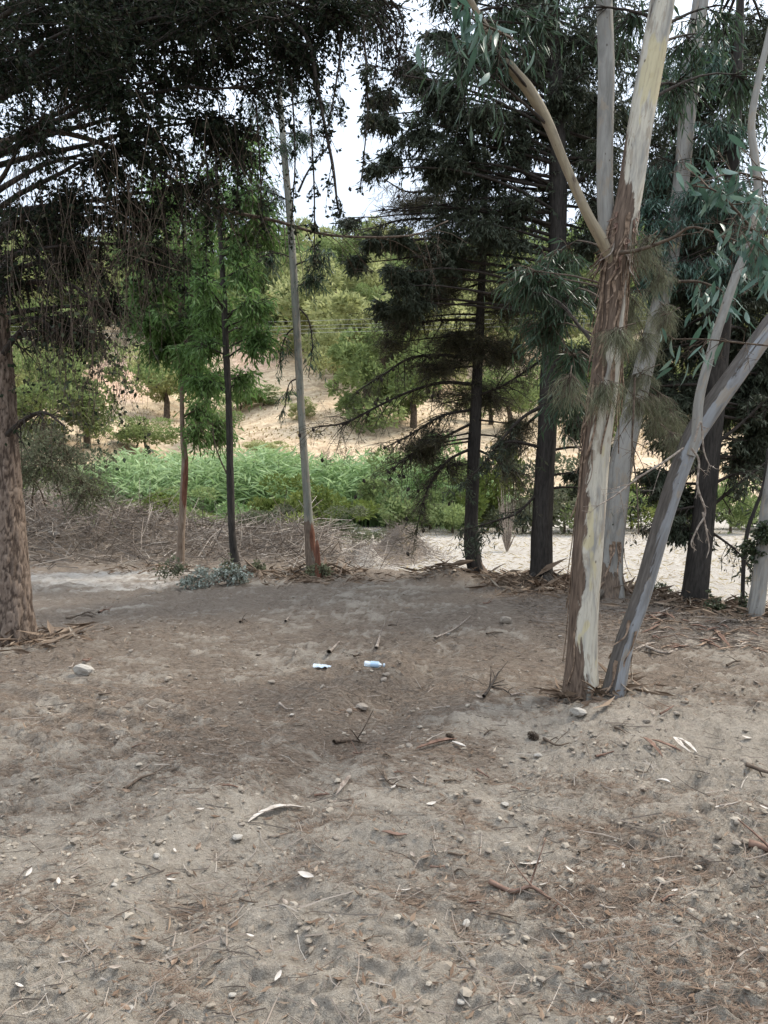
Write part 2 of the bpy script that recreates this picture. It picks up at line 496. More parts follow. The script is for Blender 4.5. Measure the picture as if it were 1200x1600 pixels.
def ground_mat():
    m, nt = newmat('dusty_soil'); k = NT(nt)
    tc = k.n('ShaderNodeTexCoord').outputs['Object']
    pale = k.attr('pale').outputs['Fac']; lit = k.attr('litter').outputs['Fac']; hgt = k.attr('crumb').outputs['Fac']
    big = k.noise(tc, .8, 4); mid = k.noise(tc, 5.5, 6, .65); fine = k.noise(tc, 38, 6, .75, .6); grit = k.noise(tc, 170, 3, .7)
    soil = k.mix(k.mapr(mid, .3, .7), (.160, .131, .102), (.295, .252, .202))
    soil = k.mix(k.mapr(fine, .35, .7, 0, .6), soil, (.44, .395, .325))
    soil = k.mix(k.mapr(grit, .5, .75, 0, .45), soil, (.07, .055, .042))
    # fibres of needle litter, stretched along two directions
    w1 = k.n('ShaderNodeMapping'); w1.inputs['Rotation'].default_value = (0, 0, .35); w1.inputs['Scale'].default_value = (14, 110, 20); k.l(tc, w1.inputs[0])
    w2 = k.n('ShaderNodeMapping'); w2.inputs['Rotation'].default_value = (0, 0, -.5); w2.inputs['Scale'].default_value = (16, 120, 20); k.l(tc, w2.inputs[0])
    f1 = k.noise(w1.outputs[0], 1, 3, .6, .6); f2 = k.noise(w2.outputs[0], 1, 3, .6, .6)
    fib = k.math('MAXIMUM', f1, f2)
    litc = k.mix(k.mapr(fib, .45, .66), (.095, .070, .052), (.245, .195, .150))
    lf = k.math('ADD', lit, k.math('MULTIPLY', k.math('SUBTRACT', fine, .5), .9))
    c = k.mix(k.mapr(lf, .40, .62, 0, .85), soil, litc)
    palec = k.mix(k.mapr(mid, .3, .7), (.27, .235, .195), (.44, .405, .355))
    palec = k.mix(k.mapr(fine, .42, .7, 0, .5), palec, (.22, .18, .14))
    pf = k.math('ADD', pale, k.math('MULTIPLY', k.math('SUBTRACT', mid, .5), .7))
    c = k.mix(k.mapr(pf, .4, .62), c, palec)
    h = k.math('ADD', k.math('MULTIPLY', fine, .7), k.math('ADD', k.math('MULTIPLY', grit, .35), k.math('MULTIPLY', fib, .25)))
    k.out(c, .95, k.bump(h, 1.0, .035), .1)
    return m
M['ground'] = ground_mat()

def hill_mat():
    m, nt = newmat('dry_hillside'); k = NT(nt)
    tc = k.n('ShaderNodeTexCoord').outputs['Object']
    red = k.attr('red').outputs['Fac']; grn = k.attr('green').outputs['Fac']
    big = k.noise(tc, .08, 5, .6); mid = k.noise(tc, .9, 6, .7)
    st = k.scale(tc, (1.0, .35, 2.5)); fur = k.noise(st, 2.4, 4, .6, .5)
    c = k.mix(k.mapr(mid, .35, .7), (.31, .225, .145), (.55, .44, .30))
    c = k.mix(k.mapr(fur, .5, .68, 0, .55), c, (.22, .15, .09))
    r2 = k.mix(k.mapr(mid, .3, .7), (.36, .21, .14), (.60, .44, .32))
    c = k.mix(k.mapr(k.math('ADD', red, k.math('MULTIPLY', k.math('SUBTRACT', mid, .5), .8)), .4, .6), c, r2)
    g2 = k.mix(k.mapr(mid, .3, .7), (.10, .115, .045), (.24, .24, .10))
    c = k.mix(k.mapr(k.math('ADD', grn, k.math('MULTIPLY', k.math('SUBTRACT', mid, .5), .9)), .4, .6), c, g2)
    k.out(c, .95, k.bump(mid, 1, .25), .05)
    return m
M['hill'] = hill_mat()

def pine_bark():
    m, nt = newmat('pine_bark'); k = NT(nt)
    tc = k.attr('tc').outputs['Vector']; v = k.attr('var').outputs['Fac']
    n1 = k.noise(k.scale(tc, (1, 1, .35)), 45, 5, .65)
    c = k.mix(k.mapr(n1, .3, .7), (.105, .075, .056), (.24, .185, .145))
    c = k.mix(k.mapr(k.math('ADD', v, k.math('MULTIPLY', k.math('SUBTRACT', n1, .5), .9)), .0, .6), (.05, .036, .028), c)
    k.out(c, .9, k.bump(n1, .7, .01), .1)
    return m
M['pine_bark'] = pine_bark()

def dark_bark(name, c0, c1):
    m, nt = newmat(name); k = NT(nt)
    tc = k.attr('tc').outputs['Vector']
    s1 = k.scale(tc, (1, 1, .16)); n1 = k.noise(s1, 46, 5, .65); n2 = k.noise(s1, 9, 3)
    c = k.mix(k.mapr(n1, .3, .68), c0, c1)
    c = k.mix(k.mapr(n2, .4, .7, 0, .5), c, tuple(x * .55 for x in c0))
    k.out(c, .9, k.bump(n1, .9, .015), .1)
    return m
M['bark_dark'] = dark_bark('bark_dark', (.022, .020, .018), (.066, .057, .049))
M['bark_grey'] = dark_bark('bark_grey', (.055, .045, .036), (.15, .125, .10))
M['bark_tan'] = dark_bark('bark_tan', (.12, .08, .055), (.27, .215, .165))
M['bark_red'] = dark_bark('bark_stripped', (.09, .040, .026), (.22, .105, .07))

def euc_bark(name, pale, grey, yellow=.62, brown0=(.055, .038, .027), brown1=(.19, .14, .10)):
    """smooth pale skin with grey and cream plates; 'var' carries where the rough brown bark still hangs"""
    m, nt = newmat(name); k = NT(nt)
    tc = k.attr('tc').outputs['Vector']; v = k.attr('var').outputs['Fac']
    st = k.scale(tc, (1, 1, .2)); n1 = k.noise(st, 11, 5, .6, .6); n3 = k.noise(k.scale(tc, (1, 1, .12)), 60, 4)
    c = k.mix(k.mapr(n1, .45, .62), pale, grey)
    n5 = k.noise(k.scale(tc, (1, 1, .3)), 17, 5, .65, .4)
    c = k.mix(k.mapr(n5, .54, .60, 0, .65), c, (.26, .215, .16))
    n4 = k.noise(k.scale(tc, (1, 1, .35)), 5.3, 3, .5, .3)
    c = k.mix(k.mapr(n4, yellow, yellow + .03, 0, .7), c, (.46, .39, .22))
    c = k.mix(k.mapr(n3, .5, .78, 0, .5), c, (.16, .13, .105))
    br = k.mix(k.mapr(n3, .3, .7), brown0, brown1)
    bf = k.math('ADD', v, k.math('MULTIPLY', k.math('SUBTRACT', n1, .5), 1.1))
    bm = k.mapr(bf, .49, .54)
    c = k.mix(bm, c, br)
    vo = k.voro(k.scale(tc, (1, 1, .6)), 15)
    kn = k.noise(tc, 3.1, 2); vo = k.math('ADD', vo, k.mapr(kn, .42, .62, .12, -.02))
    c = k.mix(k.mapr(vo, .10, .15, .75, 0), c, (.06, .042, .03))
    h = k.math('ADD', k.math('MULTIPLY', bm, .6), k.math('MULTIPLY', n3, .5))
    k.out(c, .75, k.bump(h, .8, .012), .25)
    return m
M['euc_cream'] = euc_bark('eucalyptus_bark_cream', (.46, .42, .34), (.25, .24, .215), .56, (.045, .029, .020), (.17, .12, .085))
M['euc_grey'] = euc_bark('eucalyptus_bark_grey', (.25, .238, .212), (.15, .142, .126), .70)
M['euc_lean'] = euc_bark('eucalyptus_bark_blue_grey', (.22, .225, .23), (.135, .13, .125), .64, (.052, .044, .037), (.115, .10, .086))
M['euc_tan'] = euc_bark('eucalyptus_bark_tan', (.27, .225, .15), (.15, .12, .085), .7)
M['euc_young'] = euc_bark('young_eucalyptus_bark', (.19, .19, .155), (.12, .12, .10), .8)

M['bark_pale'] = wood_mat('pale_inner_bark', (.28, .24, .20), (.50, .46, .41), 12, .2)
M['bark_rust'] = wood_mat('rusty_bark', (.08, .046, .033), (.19, .12, .088), 20)
M['strip'] = wood_mat('peeled_bark', (.07, .045, .03), (.26, .185, .13), 25)
# ------------------------------------------------------------------ ground and hillside (one continuous surface, split in two sheets)
def land():
    invy = np.linspace(1 / 1.7, 1 / 11.0, 450)
    y_near = 1 / invy
    y_mid = np.geomspace(11.0, 46, 130)[1:]
    rows = np.concatenate([np.linspace(-25, 1.2, 24), y_near, y_mid])
    s = np.linspace(-1, 1, 390)
    ext = np.geomspace(.04, 1, 22)
    def xs(y):
        w = np.maximum(y, 1.7) * .60 + .12
        x = s * w
        left = -w - ext[::-1] * (70 + abs(y)); right = w + ext * (70 + abs(y))
        return np.concatenate([left, x, right])
    def grid(rows):
        X = np.stack([xs(y) for y in rows]); Y = np.repeat(rows[:, None], X.shape[1], 1)
        n, m_ = X.shape
        i = np.arange(n - 1)[:, None] * m_; j = np.arange(m_ - 1)[None]
        Q = np.stack([i + j, i + j + 1, i + m_ + j + 1, i + m_ + j], -1).reshape(-1, 4)
        return X.ravel(), Y.ravel(), Q
    X, Y, Q = grid(rows)
    Z = zg(X, Y)
    ry = ridge_y(X) + .5 * vnoise(X * .6, Y * .1, s=9)
    pale = .95 * ss(ry + .5, ry + 1.5, Y)
    n = fbm(X * .8, Y * 1.6, oct=4, s=101)
    # pale dust in the clearing at the left
    q = np.exp(-((X + 4.4) / 3.2) ** 2 - ((Y - 12.0) / 2.4) ** 2)
    pale = np.maximum(pale, .52 * q + .45 * n * q + .12 * vnoise(X * 1.5, Y * 5, s=4) * q)
    berm = np.exp(-(np.abs(Y - 16.4 + .12 * X) / 2.0) ** 4) * (X < .2)
    heap = np.exp(-((X - .3) / 1.3) ** 2 - ((Y - 22.6) / 2.2) ** 2)
    pale = pale * (1 - berm) * (1 - .8 * heap)
    lit = .40 + .26 * fbm(X * .9, Y * .9, oct=3, s=111) + .30 * fbm(X * 3.1, Y * 4.2, oct=3, s=112) + .28 * ss(3.2, 6.0, Y) + .35 * np.maximum(berm, heap) - .3 * np.exp(-((X - 1.6) / 1.1) ** 2 - ((Y - 4.6) / .9) ** 2)
    lit = lit - .15 * ss(.8, 2.5, X) * ss(8, 5, Y) + .3 * ss(7.2, 8.4, Y) * (X > 1.4) * (Y < 14)
    me = mkmesh('soil', np.stack([X, Y, Z], 1), Q, None, M['ground'], {'pale': pale, 'litter': lit + .45 * (.55 - cloddy(X, Y)[1]) * ss(24, 11, Y), 'crumb': Z * 0})  # more needle brown in hollows; this also paints crevice darkening into the colour
    tag(link('ground', me), kind='structure')
    rows2 = np.concatenate([np.linspace(46, 110, 110), np.linspace(112, 330, 70)])
    X, Y, Q = grid(rows2)
    Z = zg(X, Y)
    PX = 600 + F * X / Y
    red = .5 * np.exp(-((PX - 410) / 60) ** 2 - ((Y - 118) / 16) ** 2) * 1.6 + .9 * np.exp(-((PX - 200) / 70) ** 2 - ((Y - 100) / 20) ** 2) + .25 * fbm(X * .05, Y * .05, s=7) + .3 * ss(700, 900, PX)
    green = ss(128, 150, Y) * .8 + .25 * fbm(X * .06, Y * .06, s=8) + .35 * ss(50, 46, Y)
    me = mkmesh('hillside', np.stack([X, Y, Z], 1), Q, None, M['hill'], {'red': red, 'green': green})
    tag(link('hill', me), kind='structure')
land()

# ------------------------------------------------------------------ trees
def px_line(pts, d0, d1=None):
    """measured centre line (px, py, width px) -> world points with radius; depth runs from d0 to d1"""
    n = len(pts); out = []
    for i, p in enumerate(pts):
        d = p[3] if len(p) > 3 else (d0 if d1 is None else d0 + (d1 - d0) * i / (n - 1))
        q = pix(p[0], p[1], d)
        out.append([*q, p[2] * d / F * .5])
    return np.array(out)

def trunk(root, pts, mat, name='trunk', sides=20, step=.06, bark='smooth', brown=None, flare=.35, sink=.2, label=None):
    """pts: rows x, y, z, radius from the ground up"""
    P = np.array(pts, float)
    org = np.array(root.location)
    if sink:
        first = P[0].copy(); d = P[0, :3] - P[1, :3]; d /= np.linalg.norm(d)
        first[:3] = P[0, :3] + d * sink; P = np.vstack([first, P])
    L = np.linalg.norm(np.diff(P[:, :3], axis=0), axis=1).sum()
    C = catmull(P, max(6, int(L / step)))
    Ls = np.concatenate([[0], np.cumsum(np.linalg.norm(np.diff(C[:, :3], axis=0), axis=1))])
    r = np.maximum(C[:, 3], .003)
    if flare: r = r * (1 + flare * np.exp(-np.clip(Ls - sink, 0, None) / (3.0 * r[0] + .02)))
    seed = random.randint(0, 999)
    store = {}
    def disp(A, Lg, rr):
        u = A / (2 * PI)
        cx, cy = np.cos(A) * 1.0, np.sin(A) * 1.0
        if bark == 'plates':
            px_, py_ = u * 15, Lg * 5.2
            # wrap around by blending two samples
            wx = px_ + 1.0 * fbm(cx * 4, cy * 4, Lg * 7, 3, seed); wy = py_ + 1.0 * fbm(cx * 4 + 9, cy * 4, Lg * 7, 3, seed)
            zx = np.floor(wx) % 15 + (wx - np.floor(wx))
            d1, d2, idn = worley(zx, wy, seed)
            e = ss(0, .34, d2 - d1) * ss(-.75, .1, fbm(cx * 6, cy * 6, Lg * 5, 2, seed + 9))
            store['v'] = e * (.6 + .4 * idn) + .05
            return 1 + .075 * (e - .6) + .05 * (idn - .5) * e + .06 * fbm(cx * 9, cy * 9, Lg * 20, 3, seed)
        if bark == 'furrow':
            f = fbm(cx * 5, cy * 5, Lg * 2.2, 3, seed)
            return 1 + .10 * f + .06 * np.abs(vnoise(cx * 8, cy * 8, Lg * 1.2, seed + 3))
        f = fbm(cx * 1.2, cy * 1.2, Lg * 1.5, 2, seed)
        g = fbm(cx * 3, cy * 3, Lg * .8, 3, seed + 5)
        if brown is not None:
            b = brown(A, Lg - sink, L)
            store['v'] = b
            return 1 + .06 * f + .03 * g + .05 * ss(.4, .6, b) * (1 + fbm(cx * 6, cy * 6, Lg * 1.5, 2, seed))
        return 1 + .05 * f + .03 * g
    V, Q, F3, tc, A, Lg = tube(C[:, :3], r, sides, disp)
    var = np.append(store['v'].ravel(), 0) if 'v' in store else np.zeros(len(V))
    me = mkmesh(name, V - org, Q, F3, mat, {'var': var, 'tc': tc})
    o = link(name, me, root)
    if label: o['label'] = label
    return o, C

def bez_pts(p0, p1, p2, n):
    t = np.linspace(0, 1, n)[:, None]
    return (1 - t) ** 2 * p0 + 2 * t * (1 - t) * p1 + t ** 2 * p2

STYLE = {
    # twig length, leaves per twig, leaf length, leaf width, how far leaves hang, spread of twigs, twig droop
    'broad':  dict(tl=(.25, .55), nl=14, L=(.03, .055), W=.62, hang=.35, droop=.5),
    'cedar':  dict(tl=(.25, .60), nl=19, L=(.055, .125), W=.26, hang=.75, droop=.35),
    'pine':   dict(tl=(.25, .6), nl=28, L=(.065, .125), W=.09, hang=.15, droop=.25),
    'sickle': dict(tl=(.20, .65), nl=8, L=(.10, .17), W=.25, hang=.8, droop=.5),
    'euc':    dict(tl=(.20, .60), nl=9, L=(.07, .15), W=.15, hang=1.1, droop=.6),
    'strand': dict(tl=(.25, .55), nl=28, L=(.05, .12), W=.024, hang=1.0, droop=1.0),
}

def bough(root, start, centre, rad, style, wood, leaf, nsub=12, ntw=10, r0=.03, sag=.15, density=1.0, dead=0, leafname='foliage', flat=1.0):
    """one limb of a tree: bends from the trunk to a clump, forks into sub-branches and twigs, leaves on the twigs"""
    st = STYLE[style]; org = np.array(root.location)
    start = np.asarray(start, float); centre = np.asarray(centre, float); rad = np.broadcast_to(np.asarray(rad, float), 3)
    axis = centre - start; dist = np.linalg.norm(axis); end = centre + axis / (dist + 1e-6) * rad.mean() * .8
    mid = (start + end) / 2 + np.array([0, 0, sag * dist]) + R.normal(size=3) * .05 * dist
    n = max(6, int(dist / .15))
    C = bez_pts(start, mid, end, n)
    C += .02 * dist * np.stack([vnoise(np.arange(n) * .7, np.full(n, q + start[0] * 7)) for q in (1.5, 8.5, 15.5)], 1) * np.linspace(0, 1, n)[:, None]
    rr = np.linspace(r0, r0 * .18, n)
    w = MB()
    V, Q, F3, tc, *_ = tube(C, rr, 6); w.add(V, Q, F3)
    # sub-branches
    d0 = dist / (dist + rad.mean() * .8)
    tmin = max(.12, 1 - 2.2 * rad.mean() / (dist + rad.mean()))
    tt = R.uniform(tmin, 1, nsub)
    S0 = C[(tt * (n - 1)).astype(int)]
    tgt = centre + rdir(nsub) * rad * (R.uniform(.35, 1, (nsub, 1))) ** .6 * np.array([1, 1, flat])
    S2 = tgt; S1 = (S0 + S2) / 2 + np.array([0, 0, .12]) * rad[2] + R.normal(size=(nsub, 3)) * rad * .12
    V, Q = bez_tubes(S0, S1, S2, np.full(nsub, r0 * .32), np.full(nsub, r0 * .1), 4, 3); w.add(V, Q)
    # twigs
    nt_ = int(nsub * ntw)
    k_ = R.integers(0, nsub, nt_); t = R.uniform(.1, 1, nt_)[:, None]
    T0 = (1 - t) ** 2 * S0[k_] + 2 * t * (1 - t) * S1[k_] + t ** 2 * S2[k_]
    keep = fbm(T0[:, 0] * 2.2, T0[:, 2] * 2.2, T0[:, 1] * 2.2, 2, 5) > -.35
    T0 = T0[keep]; k_ = k_[keep]; nt_ = len(T0)
    tl = R.uniform(*st['tl'], nt_)[:, None] * min(1, max(.6 if style in ('euc', 'sickle') else .3, rad.mean() / .42))
    dirs = unit(rdir(nt_) * np.array([1, 1, .6 * flat]) + .7 * unit(S2[k_] - S0[k_]) + np.array([0, 0, -st['droop'] * .4]))
    T2 = T0 + dirs * tl + np.array([0, 0, -1]) * tl * st['droop'] * .5
    T1 = T0 + dirs * tl * .55
    tw = .0035 if style != 'strand' else .002
    V, Q = bez_tubes(T0, T1, T2, np.full(nt_, tw * 1.3), np.full(nt_, tw * .5), 1 if style in ('cedar', 'pine', 'broad') else 2, 3); w.add(V, Q)
    b = w.build('branch', wood, root, org)
    # leaves
    nl = int(st['nl'] * density)
    if nl > 0 and nt_ > 0:
        live = R.uniform(size=nt_) > dead
        T0, T1, T2 = T0[live], T1[live], T2[live]; m_ = len(T0)
        if m_:
            t = np.tile(np.linspace(.08, 1, nl), m_)[:, None] + R.uniform(-.03, .03, (m_ * nl, 1))
            i = np.repeat(np.arange(m_), nl)
            P = (1 - t) ** 2 * T0[i] + 2 * t * (1 - t) * T1[i] + t ** 2 * T2[i] + R.normal(size=(len(i), 3)) * .008
            ax = unit(T2[i] - T0[i])
            D = unit(rdir(len(i)) * .9 + ax * .6 + np.array([0, 0, -st['hang']]))
            L = R.uniform(*st['L'], len(i)); W = L * st['W'] * R.uniform(.7, 1.2, len(i))
            V, Q = leaf_quads(P, D, L, W)
            var = np.repeat(np.clip(R.normal(.42, .25, len(i)), 0, 1), 4)
            f = MB(); f.add(V, Q, var=var)
            f.build(leafname, leaf, b, org, smooth=False)
    return b

def along(C, z):
    """point of a trunk's centre line nearest to height z"""
    i = int(np.argmin(np.abs(C[:, 2] - z)))
    return C[i, :3].copy()

def jitter(table, r=26, k=.75, dn=.8):
    return table + [(a[0] + R.normal() * r, a[1] + R.normal() * r, a[2] * k, a[3] + R.normal() * .5, (a[4] if len(a) > 4 else 1) * dn) for a in table]

def boughs(root, C, table, style, wood, leaf, rise=-.25, **kw):
    """table rows: px, py, r px, depth [, density]"""
    for row in table:
        c = pix(row[0], row[1], row[3]); r = row[2] * row[3] / F
        dist = math.hypot(c[0] - C[:, 0].mean(), c[1] - C[:, 1].mean())
        s = along(C, c[2] + rise * dist)
        k2 = dict(kw)
        if len(row) > 4: k2['density'] = row[4]
        bough(root, s, c, (r, r, r * .85), style, wood, leaf, **k2)

def tree(name, pts, d0, label, cat, d1=None, group=None, snap=True, **kw):
    P = px_line(pts, d0, d1); P[:, 3] *= kw.pop('ws', .9)
    if snap: P[0, 2] = zbase(P[0, 0], P[0, 1]) - .01
    root = empty(name, P[0, :3], label, cat, group)
    mat = kw.pop('mat')
    t, C = trunk(root, P, mat, **kw)
    return root, C

ROOTS = {}
# --- old pine at the left edge, with the great dark crown over the clearing
root, C = tree('pine_tree', [(26, 1012, 60), (18, 900, 56), (10, 780, 52), (4, 680, 50), (-4, 560, 48), (-16, 430, 44), (-30, 250, 40), (-40, 50, 34), (-50, -250, 24), (-50, -500, 10)],
               7.25, 'big pine with scaly brown bark at the left edge, dark crown hanging overhead', 'pine tree',
               mat=M['pine_bark'], bark='plates', sides=84, step=.020, flare=.15)
dark = [(180, 20, 60, 7.2), (260, 10, 60, 7.4), (350, 10, 60, 7.2), (430, 0, 60, 7.4), (160, 110, 45, 7.2), (60, 30, 70, 6.6), (150, 60, 75, 6.2), (200, 150, 70, 6.4), (250, 40, 70, 6.8), (330, 30, 75, 6.4), (410, 40, 75, 6.8), (490, 20, 65, 7.2), (360, 100, 60, 7.2, .8),
        (540, 30, 45, 7.0, .7), (480, 100, 50, 7.2, .7), (420, 140, 50, 6.8, .7), (230, 230, 55, 6.4), (150, 250, 55, 6.8, .8), (60, 200, 60, 6.0, .6), (20, 100, 60, 6.2, .7),
        (120, 330, 55, 7.0), (60, 330, 60, 6.4, .55), (130, 410, 50, 7.2, .9), (340, 190, 45, 7.0, .8), (280, 120, 50, 7.8), (370, 220, 40, 7.5, .9),
        (300, 300, 50, 7.4, .55), (30, 440, 50, 6.6, .4), (200, 350, 50, 7.5, .5), (90, 120, 60, 7.6), (180, 10, 70, 7.6), (350, -40, 80, 7.0), (480, -50, 80, 7.6), (220, -60, 80, 6.6),
        (60, -60, 90, 7.0), (590, 10, 40, 8, .35), (240, 400, 45, 7.8, .45), (300, -150, 100, 7.0), (120, -180, 110, 6.0), (130, 520, 35, 7.4, .5), (225, 330, 36, 7.4, .6), (170, 480, 28, 7.6, .4), (90, 500, 36, 7.4, .45)]
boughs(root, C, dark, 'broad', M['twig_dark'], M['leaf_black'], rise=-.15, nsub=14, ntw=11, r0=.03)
# long bare limb sweeping to the right below the crown, and its sisters
def bare_limb(root, pts, d0, d1, wood, side_n=14, side_len=(.2, .6), down=.6, leaf=None, name='branch', ln=8):
    P = px_line(pts, d0, d1); org = np.array(root.location)
    C = catmull(P, 40); w = MB()
    V, Q, F3, *_ = tube(C[:, :3], np.maximum(C[:, 3], .002), 7); w.add(V, Q, F3)
    i = R.integers(8, 39, side_n); S0 = C[i, :3]
    d = unit(rdir(side_n) + unit(C[-1, :3] - C[0, :3]) * .8 + np.array([0, 0, -down])); l = R.uniform(*side_len, side_n)[:, None]
    S2 = S0 + d * l + np.array([0, 0, -down * .4]) * l; S1 = S0 + d * l * .5 + np.array([0, 0, .08]) * l
    V, Q = bez_tubes(S0, S1, S2, C[i, 3] * .4 + .0015, np.full(side_n, .0012), 3, 3); w.add(V, Q)
    j = R.integers(0, side_n, side_n * 4); t = R.uniform(.3, 1, (side_n * 4, 1))
    T0 = (1 - t) ** 2 * S0[j] + 2 * t * (1 - t) * S1[j] + t ** 2 * S2[j]
    T2 = T0 + unit(rdir(len(j)) + d[j] * .7 + np.array([0, 0, -down])) * l[j] * R.uniform(.25, .6, (len(j), 1))
    V, Q = bez_tubes(T0, (T0 + T2) / 2 + R.normal(size=T0.shape) * .01, T2, np.full(len(j), .0018), np.full(len(j), .001), 1, 3); w.add(V, Q)
    b = w.build(name, wood, root, org)
    if leaf is not None:
        st = STYLE[leaf[0]]; nl = ln
        t = R.uniform(.1, 1, (len(j) * nl, 1)); q = np.repeat(np.arange(len(j)), nl)
        P_ = T0[q] * (1 - t) + T2[q] * t
        D = unit(rdir(len(q)) * .8 + np.array([0, 0, -st['hang']])); Ln = R.uniform(*st['L'], len(q))
        V, Q = leaf_quads(P_, D, Ln, Ln * st['W'])
        f = MB(); f.add(V, Q, var=np.repeat(R.uniform(0, 1, len(q)), 4)); f.build('foliage', leaf[1], b, org, smooth=False)
    return b, C, S2
bare_limb(root, [(-20, 230, 9), (60, 206, 9), (130, 215, 8), (230, 255, 7), (330, 320, 6), (430, 345, 5), (520, 368, 4), (640, 368, 3), (700, 345, 2)], 7.0, 8.2, M['twig_brown'], 40, (.2, .7), .7)
bare_limb(root, [(-20, 460, 12), (20, 400, 10), (50, 392, 7), (90, 385, 4)], 7.0, 6.2, M['twig_dark'], 16, (.2, .5))
bare_limb(root, [(-20, 440, 11), (20, 445, 10), (60, 440, 8), (110, 445, 5), (150, 470, 3)], 7.0, 6.4, M['twig_dark'], 20, (.2, .6))
bare_limb(root, [(0, 560, 10), (30, 520, 8), (60, 500, 5), (90, 520, 3)], 7.2, 6.8, M['twig_dark'], 14, (.2, .5), .8)
bare_limb(root, [(0, 690, 9), (40, 655, 8), (70, 645, 5), (100, 665, 3)], 7.2, 6.8, M['twig_dark'], 14, (.2, .4), .6)
# the drooping dark branch that hangs against the sky
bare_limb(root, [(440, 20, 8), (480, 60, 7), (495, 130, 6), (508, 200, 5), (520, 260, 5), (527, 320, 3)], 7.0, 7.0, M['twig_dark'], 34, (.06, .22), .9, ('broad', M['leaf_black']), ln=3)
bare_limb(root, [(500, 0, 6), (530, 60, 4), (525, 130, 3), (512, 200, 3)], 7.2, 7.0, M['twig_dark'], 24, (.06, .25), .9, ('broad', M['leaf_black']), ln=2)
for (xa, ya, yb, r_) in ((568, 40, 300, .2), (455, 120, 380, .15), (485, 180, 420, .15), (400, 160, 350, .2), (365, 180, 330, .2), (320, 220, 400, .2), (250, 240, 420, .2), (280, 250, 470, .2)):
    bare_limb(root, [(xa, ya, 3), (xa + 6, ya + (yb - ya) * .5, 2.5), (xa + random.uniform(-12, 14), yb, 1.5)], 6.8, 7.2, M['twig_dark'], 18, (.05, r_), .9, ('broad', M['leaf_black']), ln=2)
# twiggy crown tips against the sky at the top
for k_ in range(9):
    xa = random.uniform(555, 640); ya = random.uniform(-20, 60)
    bare_limb(root, [(xa - 40, ya - 40, 4), (xa, ya + 20, 3), (xa + random.uniform(-10, 40), ya + random.uniform(60, 130), 1.5)], 7.5, 7.8, M['twig_dark'], 22, (.1, .4), .4, ('broad', M['leaf_black']), ln=1)

# --- tangle of dead vine stems hanging from the pine
def strands(root, n, xr, yt, yb, d, wood, leaf, nleaf, wob=.12, rr=.0022):
    w = MB(); f = MB(); org = np.array(root.location)
    for i in range(n):
        px0 = R.uniform(*xr); top = R.uniform(*yt); bot = R.uniform(*yb); dd = R.uniform(*d)
        a = pix(px0, top, dd); b = pix(px0 + R.normal() * 22, max(bot, top + 40), dd + R.normal() * .15)
        m1 = a * .66 + b * .34 + R.normal(size=3) * wob; m2 = a * .33 + b * .67 + R.normal(size=3) * wob
        Cc = catmull(np.array([a, m1, m2, b]), 18)
        V, Q, F3, *_ = tube(Cc, np.linspace(rr * 1.3, rr * .5, 18), 4, cap=False); w.add(V, Q)
        k_ = R.poisson(nleaf)
        if k_:
            P = Cc[R.integers(3, 18, k_)]
            L = R.uniform(.03, .06, k_)
            V, Q = leaf_quads(P, unit(rdir(k_) + np.array([0, 0, -.8])), L, L * .6); f.add(V, Q, var=np.repeat(R.uniform(.2, 1, k_), 4))
    v = w.build('stem', wood, root, org)
    if f.n: f.build('foliage', leaf, root, org, smooth=False)
vp = pix(110, 500, 6.6)
vine = empty('hanging_vine', (vp[0], vp[1], 1.0), 'tangle of thin brown vine stems dangling from the dark pine crown at left', 'vine')
strands(vine, 150, (0, 240), (120, 420), (400, 700), (6.0, 7.4), M['twig_brown'], M['leaf_black'], 9, .16)
strands(vine, 60, (50, 200), (380, 560), (600, 800), (6.2, 7.2), M['twig_brown'], M['leaf_olive'], 6, .1, .0017)
strands(vine, 40, (180, 420), (120, 260), (300, 460), (6.4, 7.4), M['twig_brown'], M['leaf_black'], 10, .12)
# shrubby growth at the pine's side
sh = hit(85, 800)
sprig = empty('shrub', sh, 'grey-green bushy shrub on the brush bank just right of the big pine', 'shrub')
for (x, y, r, d) in ((60, 730, 40, 14), (95, 700, 40, 14.4), (130, 760, 35, 14.2), (70, 660, 35, 14.6), (20, 720, 40, 14.5)):
    bough(sprig, sh + R.normal(size=3) * [.3, .3, 0], pix(x, y, d), r * d / F, 'broad', M['twig_brown'], M['shrub_grey'], nsub=12, ntw=14, r0=.02, density=1.3)

# --- three young trees in the middle distance
rA, CA = tree('young_tree', [(281, 885, 15), (283, 840, 15), (286, 780, 15), (289, 720, 14), (285, 680, 10), (284, 600, 9), (282, 520, 8), (280, 430, 7), (278, 330, 5), (276, 240, 3)], 13.6,
              'slim young tree with a torn reddish trunk, leftmost of three standing before the brush bank', 'tree', mat=M['bark_tan'], ws=.74, sides=14, step=.05, flare=.2,
              brown=lambda A, L, T: .25 + .35 * (L < .5))
